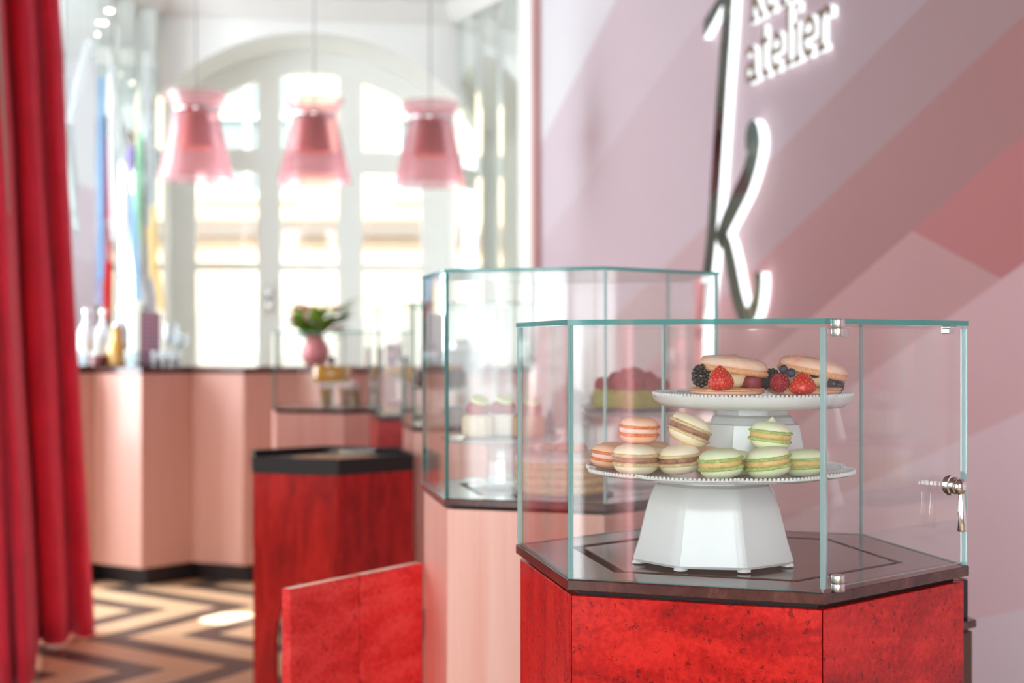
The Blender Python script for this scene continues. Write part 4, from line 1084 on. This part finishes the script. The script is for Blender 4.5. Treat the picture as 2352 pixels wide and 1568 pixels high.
# ------------------------------------------------------------------ pendant lamps
M['pinkglass'] = thin_glass('translucent_pink_shade', (.985,.84,.86,1), .05, ((.95,.64,.67,1), .24), .1)
M['copper'] = plain('copper_pink_shade', srgb(206,138,122), .35, .25)
M['cable'] = plain('grey_cable', srgb(160,164,166), .5)
for k, (x, yd, d, lb) in enumerate(((450,252,7.20,'translucent pink pendant lamp nearest the red curtain'), (722,264,7.36,'translucent pink pendant lamp hanging in the middle before the arched window'), (988,272,7.50,'translucent pink pendant lamp closest to the mauve wall'))):
    p = at(x, yd, d)
    t = thing('pendant_lamp', lb, 'lamp', p, R(20*k), 'pink pendant lamps over the bar')
    n = 24
    MB().lathe([(.112,-.012),(.19,-.35),(.192,-.352),(.1925,-.349),(.115,-.011)], n, cap=False).build('outer_shade', M['pinkglass'], t, 25)
    MB().lathe([(.112,.004),(.155,.082),(.157,.082),(.115,.003)], n, cap=False).build('collar', M['pinkglass'], t, 25)
    MB().lathe([(.055,-.02),(.062,-.028),(.088,-.195),(.086,-.195),(.058,-.03)], n, cap=False).build('inner_shade', M['copper'], t, 40)
    MB().lathe([(.02,-.012),(.118,-.010),(.120,.0),(.118,.004),(.02,.008),(.012,.03)], n).build('disc', M['chrome'], t, 40)
    bl = MB(); bl.ball((0,0,-.13), .03, .03, .038, 14, 10); bl.build('bulb', plain('opal_bulb', (1,.95,.88,1), .3, emit=(1,.86,.72,1), es=4), t, 60)
    MB().lathe([(.0035,.03),(.0035,CEIL-p.z-.02)], 8).build('cable', M['cable'], t, 40)
    MB().lathe([(.05,CEIL-p.z-.025),(.05,CEIL-p.z)], 20).build('ceiling_rose', M['white'], t, 40)
# recessed ceiling spots along the bay
M['spot'] = emission('spot_glow', (1,.9,.78,1), 12)
for k, (x, y) in enumerate(((500,42),(640,52),(785,60),(930,66))):
    q = (784-y); dd = (CEIL-EYE)*F/q
    dd = min(dd, 9.75)
    t = thing('ceiling_spot', ['first','second','third','fourth'][k]+' recessed ceiling spot from the curtain side, above the arched window', 'spotlight', (gx(x,dd), dd-.25, CEIL), 0, 'recessed spots over the window bay')
    MB().lathe([(.05,-.006),(.05,0),(.036,0),(.036,-.006)], 20, cap=False).build('ring', M['white'], t, 40)
    MB().lathe([(.035,-.003),(.035,-.001)], 20).build('lens', M['spot'], t, 40)

ps = thing('ceiling_spot', 'added pin spot in the ceiling standing in for sunlight on the chevron floor', 'spotlight', (-1.28, 6.72, CEIL), 0, 'recessed spots over the window bay')  # added fixture, its beam imitates a patch of sunlight on the floor
MB().lathe([(.05,-.006),(.05,0),(.036,0),(.036,-.006)], 20, cap=False).build('ring', M['white'], ps, 40)
pl_ = bpy.data.lights.new('added_sun_patch_beam', 'SPOT'); pl_.energy = 900; pl_.spot_size = R(4.2); pl_.spot_blend = .1; pl_.shadow_soft_size = .006
po = bpy.data.objects.new('added_sun_patch_beam', pl_); COL.objects.link(po); po.parent = ps; po.location = (0,0,-.02); po.rotation_euler = (R(-4.6), 0, 0)
# ------------------------------------------------------------------ hanging glass prisms before the mirrors
random.seed(5)
def prism_mat(c): return thin_glass('iridescent_prism', tuple(min(1,x*.5+.5) for x in c)+(1,), .12, (tuple(c)+(1,), .5), .05)
PM = [prism_mat(c) for c in ((.45,.72,1.0),(.66,.55,1.0),(.55,.95,.70),(1.0,.82,.45),(.92,.96,.97))]
PR = [(232,170,232,648,0,8.75),(255,120,262,560,4,8.9),(300,330,282,650,1,8.7),(300,440,318,690,0,8.65),(292,480,330,700,4,8.8),(322,300,312,600,2,8.85),(352,470,350,640,3,8.7),(340,520,372,712,3,8.72),(275,250,300,520,4,8.95),(205,90,160,285,4,8.6),(335,120,345,420,4,8.9)]
PLAB = ['blue tinted glass prism hanging closest to the red curtain', 'clear glass prism hanging just right of the blue one by the curtain', 'violet tinted glass prism slanting in the hanging cluster',
        'blue tinted glass prism in the middle of the hanging cluster', 'clear glass prism slanting down behind the middle blue one', 'green tinted glass prism in the hanging cluster', 'amber tinted short glass prism hanging upright above the menu stand',
        'amber tinted glass prism slanting down toward the menu stand', 'clear glass prism high behind the violet one', 'clear glass prism slanting at the curtain edge, highest of all', 'clear glass prism hanging nearest the arched window jamb']
for k, (x0, y0, x1, y1, m_, d) in enumerate(PR):
    a = at(x0, y0, d); b = at(x1, y1, d+random.uniform(-.08,.08))
    t = thing('glass_prism', PLAB[k], 'glass ornament', b, 0, 'hanging glass prisms')
    v = a-b
    mb = MB(); mb.tube([(0,0,0), tuple(v*.02), tuple(v*.5), tuple(v*.97), tuple(v)], [.004,.020,.026,.018,.003], 6); mb.build('crystal', PM[m_], t)
    w_ = MB(); w_.tube([tuple(v), (v.x, v.y, CEIL-b.z)], .0012, 5); w_.build('wire', M['cable'], t)

# ------------------------------------------------------------------ sign on wall_right
M['neon'] = emission('lit_white_edge', (.93,.97,1.0,1), .85)
M['signface'] = plain('polished_chrome_face', (.075,.08,.068,1), .06, 1)
M['textface'] = plain('copper_letter_face', (.20,.13,.09,1), .3, 1); M['neon_text'] = emission('lit_white_letter_edge', (.95,.98,1.0,1), .6)
sg = thing('wall_sign', 'tall chrome letter k with glowing edges and the word atelier on the mauve wall', 'sign', wall_pt(2.9, 1.3, .01))
LD = .034
def letter_mesh(strokes, off, dep):
    """strokes: lists of outline rings in (u,z); front face chrome (0), lit edges (1)"""
    mb = MB()
    for ol in strokes:
        n = len(ol); A = [wall_pt(u, z, off+dep)-sg.location for u, z in ol]; B = [wall_pt(u, z, off)-sg.location for u, z in ol]
        mb.add(A+B, [tuple(range(n)), tuple(reversed(range(n,2*n)))]+[(i,(i+1)%n,n+(i+1)%n,n+i) for i in range(n)], [0,1]+[1]*n)
    return mb
def ribbon(pts, ws):
    """polyline (u,z) with widths -> closed outline"""
    L, Rr = [], []
    for i, p in enumerate(pts):
        d = (pts[min(i+1,len(pts)-1)]-pts[max(i-1,0)]).normalized(); n = Vector((-d.y, d.x))*ws[i]/2
        L.append(p+n); Rr.append(p-n)
    return [tuple(p) for p in L+Rr[::-1]]
def quads(pts, ws):
    out = []
    for i in range(len(pts)-1):
        out.append(None)
    return out
def kpts(px): return catmull([Vector(wall_uz(x, y, .015+LD)) for x, y in px], 6)
def wid(ws, n):
    m = (len(ws)-1)*6+1; return [ws[min(int(i/6), len(ws)-2)]*(1-(i/6-min(int(i/6), len(ws)-2)))+ws[min(int(i/6), len(ws)-2)+1]*(i/6-min(int(i/6), len(ws)-2)) for i in range(m)]
stem = [(1676,-70),(1668,60),(1658,200),(1646,378),(1636,521),(1629,593),(1617,690),(1606,780)]
arm = [(1648,560),(1663,520),(1690,462),(1712,415),(1727,365),(1734,325),(1728,298),(1719,312),(1717,345)]
leg = [(1655,530),(1670,570),(1681,620),(1690,668),(1702,712),(1716,730),(1732,705),(1740,660),(1741,625)]
kb = MB()
for px, ws in ((stem, [.105]*8), (arm, [.075,.095,.105,.105,.105,.095,.08,.06,.03]), (leg, [.06,.09,.10,.10,.09,.075,.075,.07,.065])):
    P_ = kpts(px); W_ = wid(ws, len(P_))
    # build as a strip of hexahedra so that curls never self-cross
    Lx, Rx = [], []
    for i, p in enumerate(P_):
        d_ = (P_[min(i+1,len(P_)-1)]-P_[max(i-1,0)]).normalized(); n_ = Vector((-d_.y, d_.x))*W_[i]/2
        Lx.append(p+n_); Rx.append(p-n_)
    n = len(P_)
    tp = lambda q, o: wall_pt(q.x, q.y, o)-sg.location
    v = [tp(q, .015+LD) for q in Lx]+[tp(q, .015+LD) for q in Rx]+[tp(q, .015) for q in Lx]+[tp(q, .015) for q in Rx]
    f = []; mi = []
    for i in range(n-1):
        f += [(i,i+1,n+i+1,n+i), (i,i+1,2*n+i+1,2*n+i), (n+i,n+i+1,3*n+i+1,3*n+i), (2*n+i,2*n+i+1,3*n+i+1,3*n+i)]; mi += [0,1,1,1]
    f += [(0,n,3*n,2*n), (n-1,2*n-1,4*n-1,3*n-1)]; mi += [1,1]
    kb.add(v, f, mi)
u0, z0 = wall_uz(1650, 30, .015+LD)
kb_s = letter_mesh([[(u0-.16,z0-.07),(u0+.06,z0+.03),(u0+.06,z0+.085),(u0-.16,z0+.005)]], .015, LD); kb.add(kb_s.v, kb_s.f, kb_s.m)
kb.build('letter_k', [M['signface'], M['neon']], sg)
# slab serif lettering: strokes in a unit box (x right, y up; x-height 1)
T_ = .20
def bar_(x0,y0,x1,y1,w=T_):
    a = Vector((x0,y0)); b = Vector((x1,y1)); d = (b-a).normalized(); n = Vector((-d.y,d.x))*w/2
    return [tuple(a+n), tuple(a-n), tuple(b-n), tuple(b+n)]
def arc_(cx,cy,rx,ry,a0,a1,w=T_,n=14):
    o = [(cx+(rx+w/2)*math.cos(R(a0+(a1-a0)*i/n)), cy+(ry+w/2)*math.sin(R(a0+(a1-a0)*i/n))) for i in range(n+1)]
    q = [(cx+(rx-w/2)*math.cos(R(a0+(a1-a0)*i/n)), cy+(ry-w/2)*math.sin(R(a0+(a1-a0)*i/n))) for i in range(n+1)]
    return [[o[i], o[i+1], q[i+1], q[i]] for i in range(n)]
GL = {
 'a': (1.0, [bar_(.68,.62,.68,.0), bar_(.60,.07,.95,.07,.14)]+arc_(.38,.64,.30,.27,0,150)+arc_(.36,.28,.24,.20,0,360)),
 't': (.75, [bar_(.32,1.35,.32,.2), bar_(.05,.92,.68,.92,.15)]+arc_(.5,.22,.18,.15,180,330)),
 'e': (.95, [bar_(.16,.52,.80,.52,.14)]+arc_(.47,.5,.34,.42,0,310)),
 'l': (.55, [bar_(.28,1.55,.28,.0), bar_(.05,.07,.52,.07,.14), bar_(.06,1.48,.3,1.48,.14)]),
 'i': (.55, [bar_(.28,.98,.28,.0), bar_(.05,.07,.52,.07,.14), bar_(.06,.92,.3,.92,.14), bar_(.17,1.36,.39,1.36,.22)]),
 'r': (.85, [bar_(.24,.98,.24,0), bar_(.02,.07,.52,.07,.14), bar_(.04,.92,.26,.92,.14)]+arc_(.55,.66,.30,.28,40,170)+[bar_(.72,.72,.72,.92,.2)]),
 'k': (1.0, [bar_(.22,1.55,.22,0), bar_(.02,.07,.42,.07,.14), bar_(.04,1.48,.22,1.48,.14), bar_(.28,.42,.74,.95,.18), bar_(.42,.58,.80,.06,.2), bar_(.62,.07,.98,.07,.14), bar_(.56,.92,.92,.92,.14)]),
 'n': (1.08, [bar_(.24,.98,.24,0), bar_(.02,.07,.44,.07,.14), bar_(.04,.92,.26,.92,.14), bar_(.82,.6,.82,0), bar_(.62,.07,1.04,.07,.14)]+arc_(.53,.6,.29,.30,0,160)),
}
def word(txt, ustart, uend, zbase, sz):
    tot = sum(GL[c][0] for c in txt); sx = (uend-ustart)/tot; x = 0
    for c in txt:
        adv, st = GL[c]
        ol = [[(ustart+(x+px)*sx, zbase+py*sz) for px, py in s] for s in st]
        mb = letter_mesh(ol, .01, .024); mb.build('letter_'+c, [M['textface'], M['neon_text']], sg); x += adv
ua, za = wall_uz(1708, 196, .04); ub, zb2 = wall_uz(1906, 112, .04)
word('atelier', ua, ub, (za+wall_uz(1894,112,.04)[1])/2, .143)
word('ken', wall_uz(1718,50,.04)[0], wall_uz(1826,5,.04)[0], wall_uz(1725,52,.04)[1], .143)
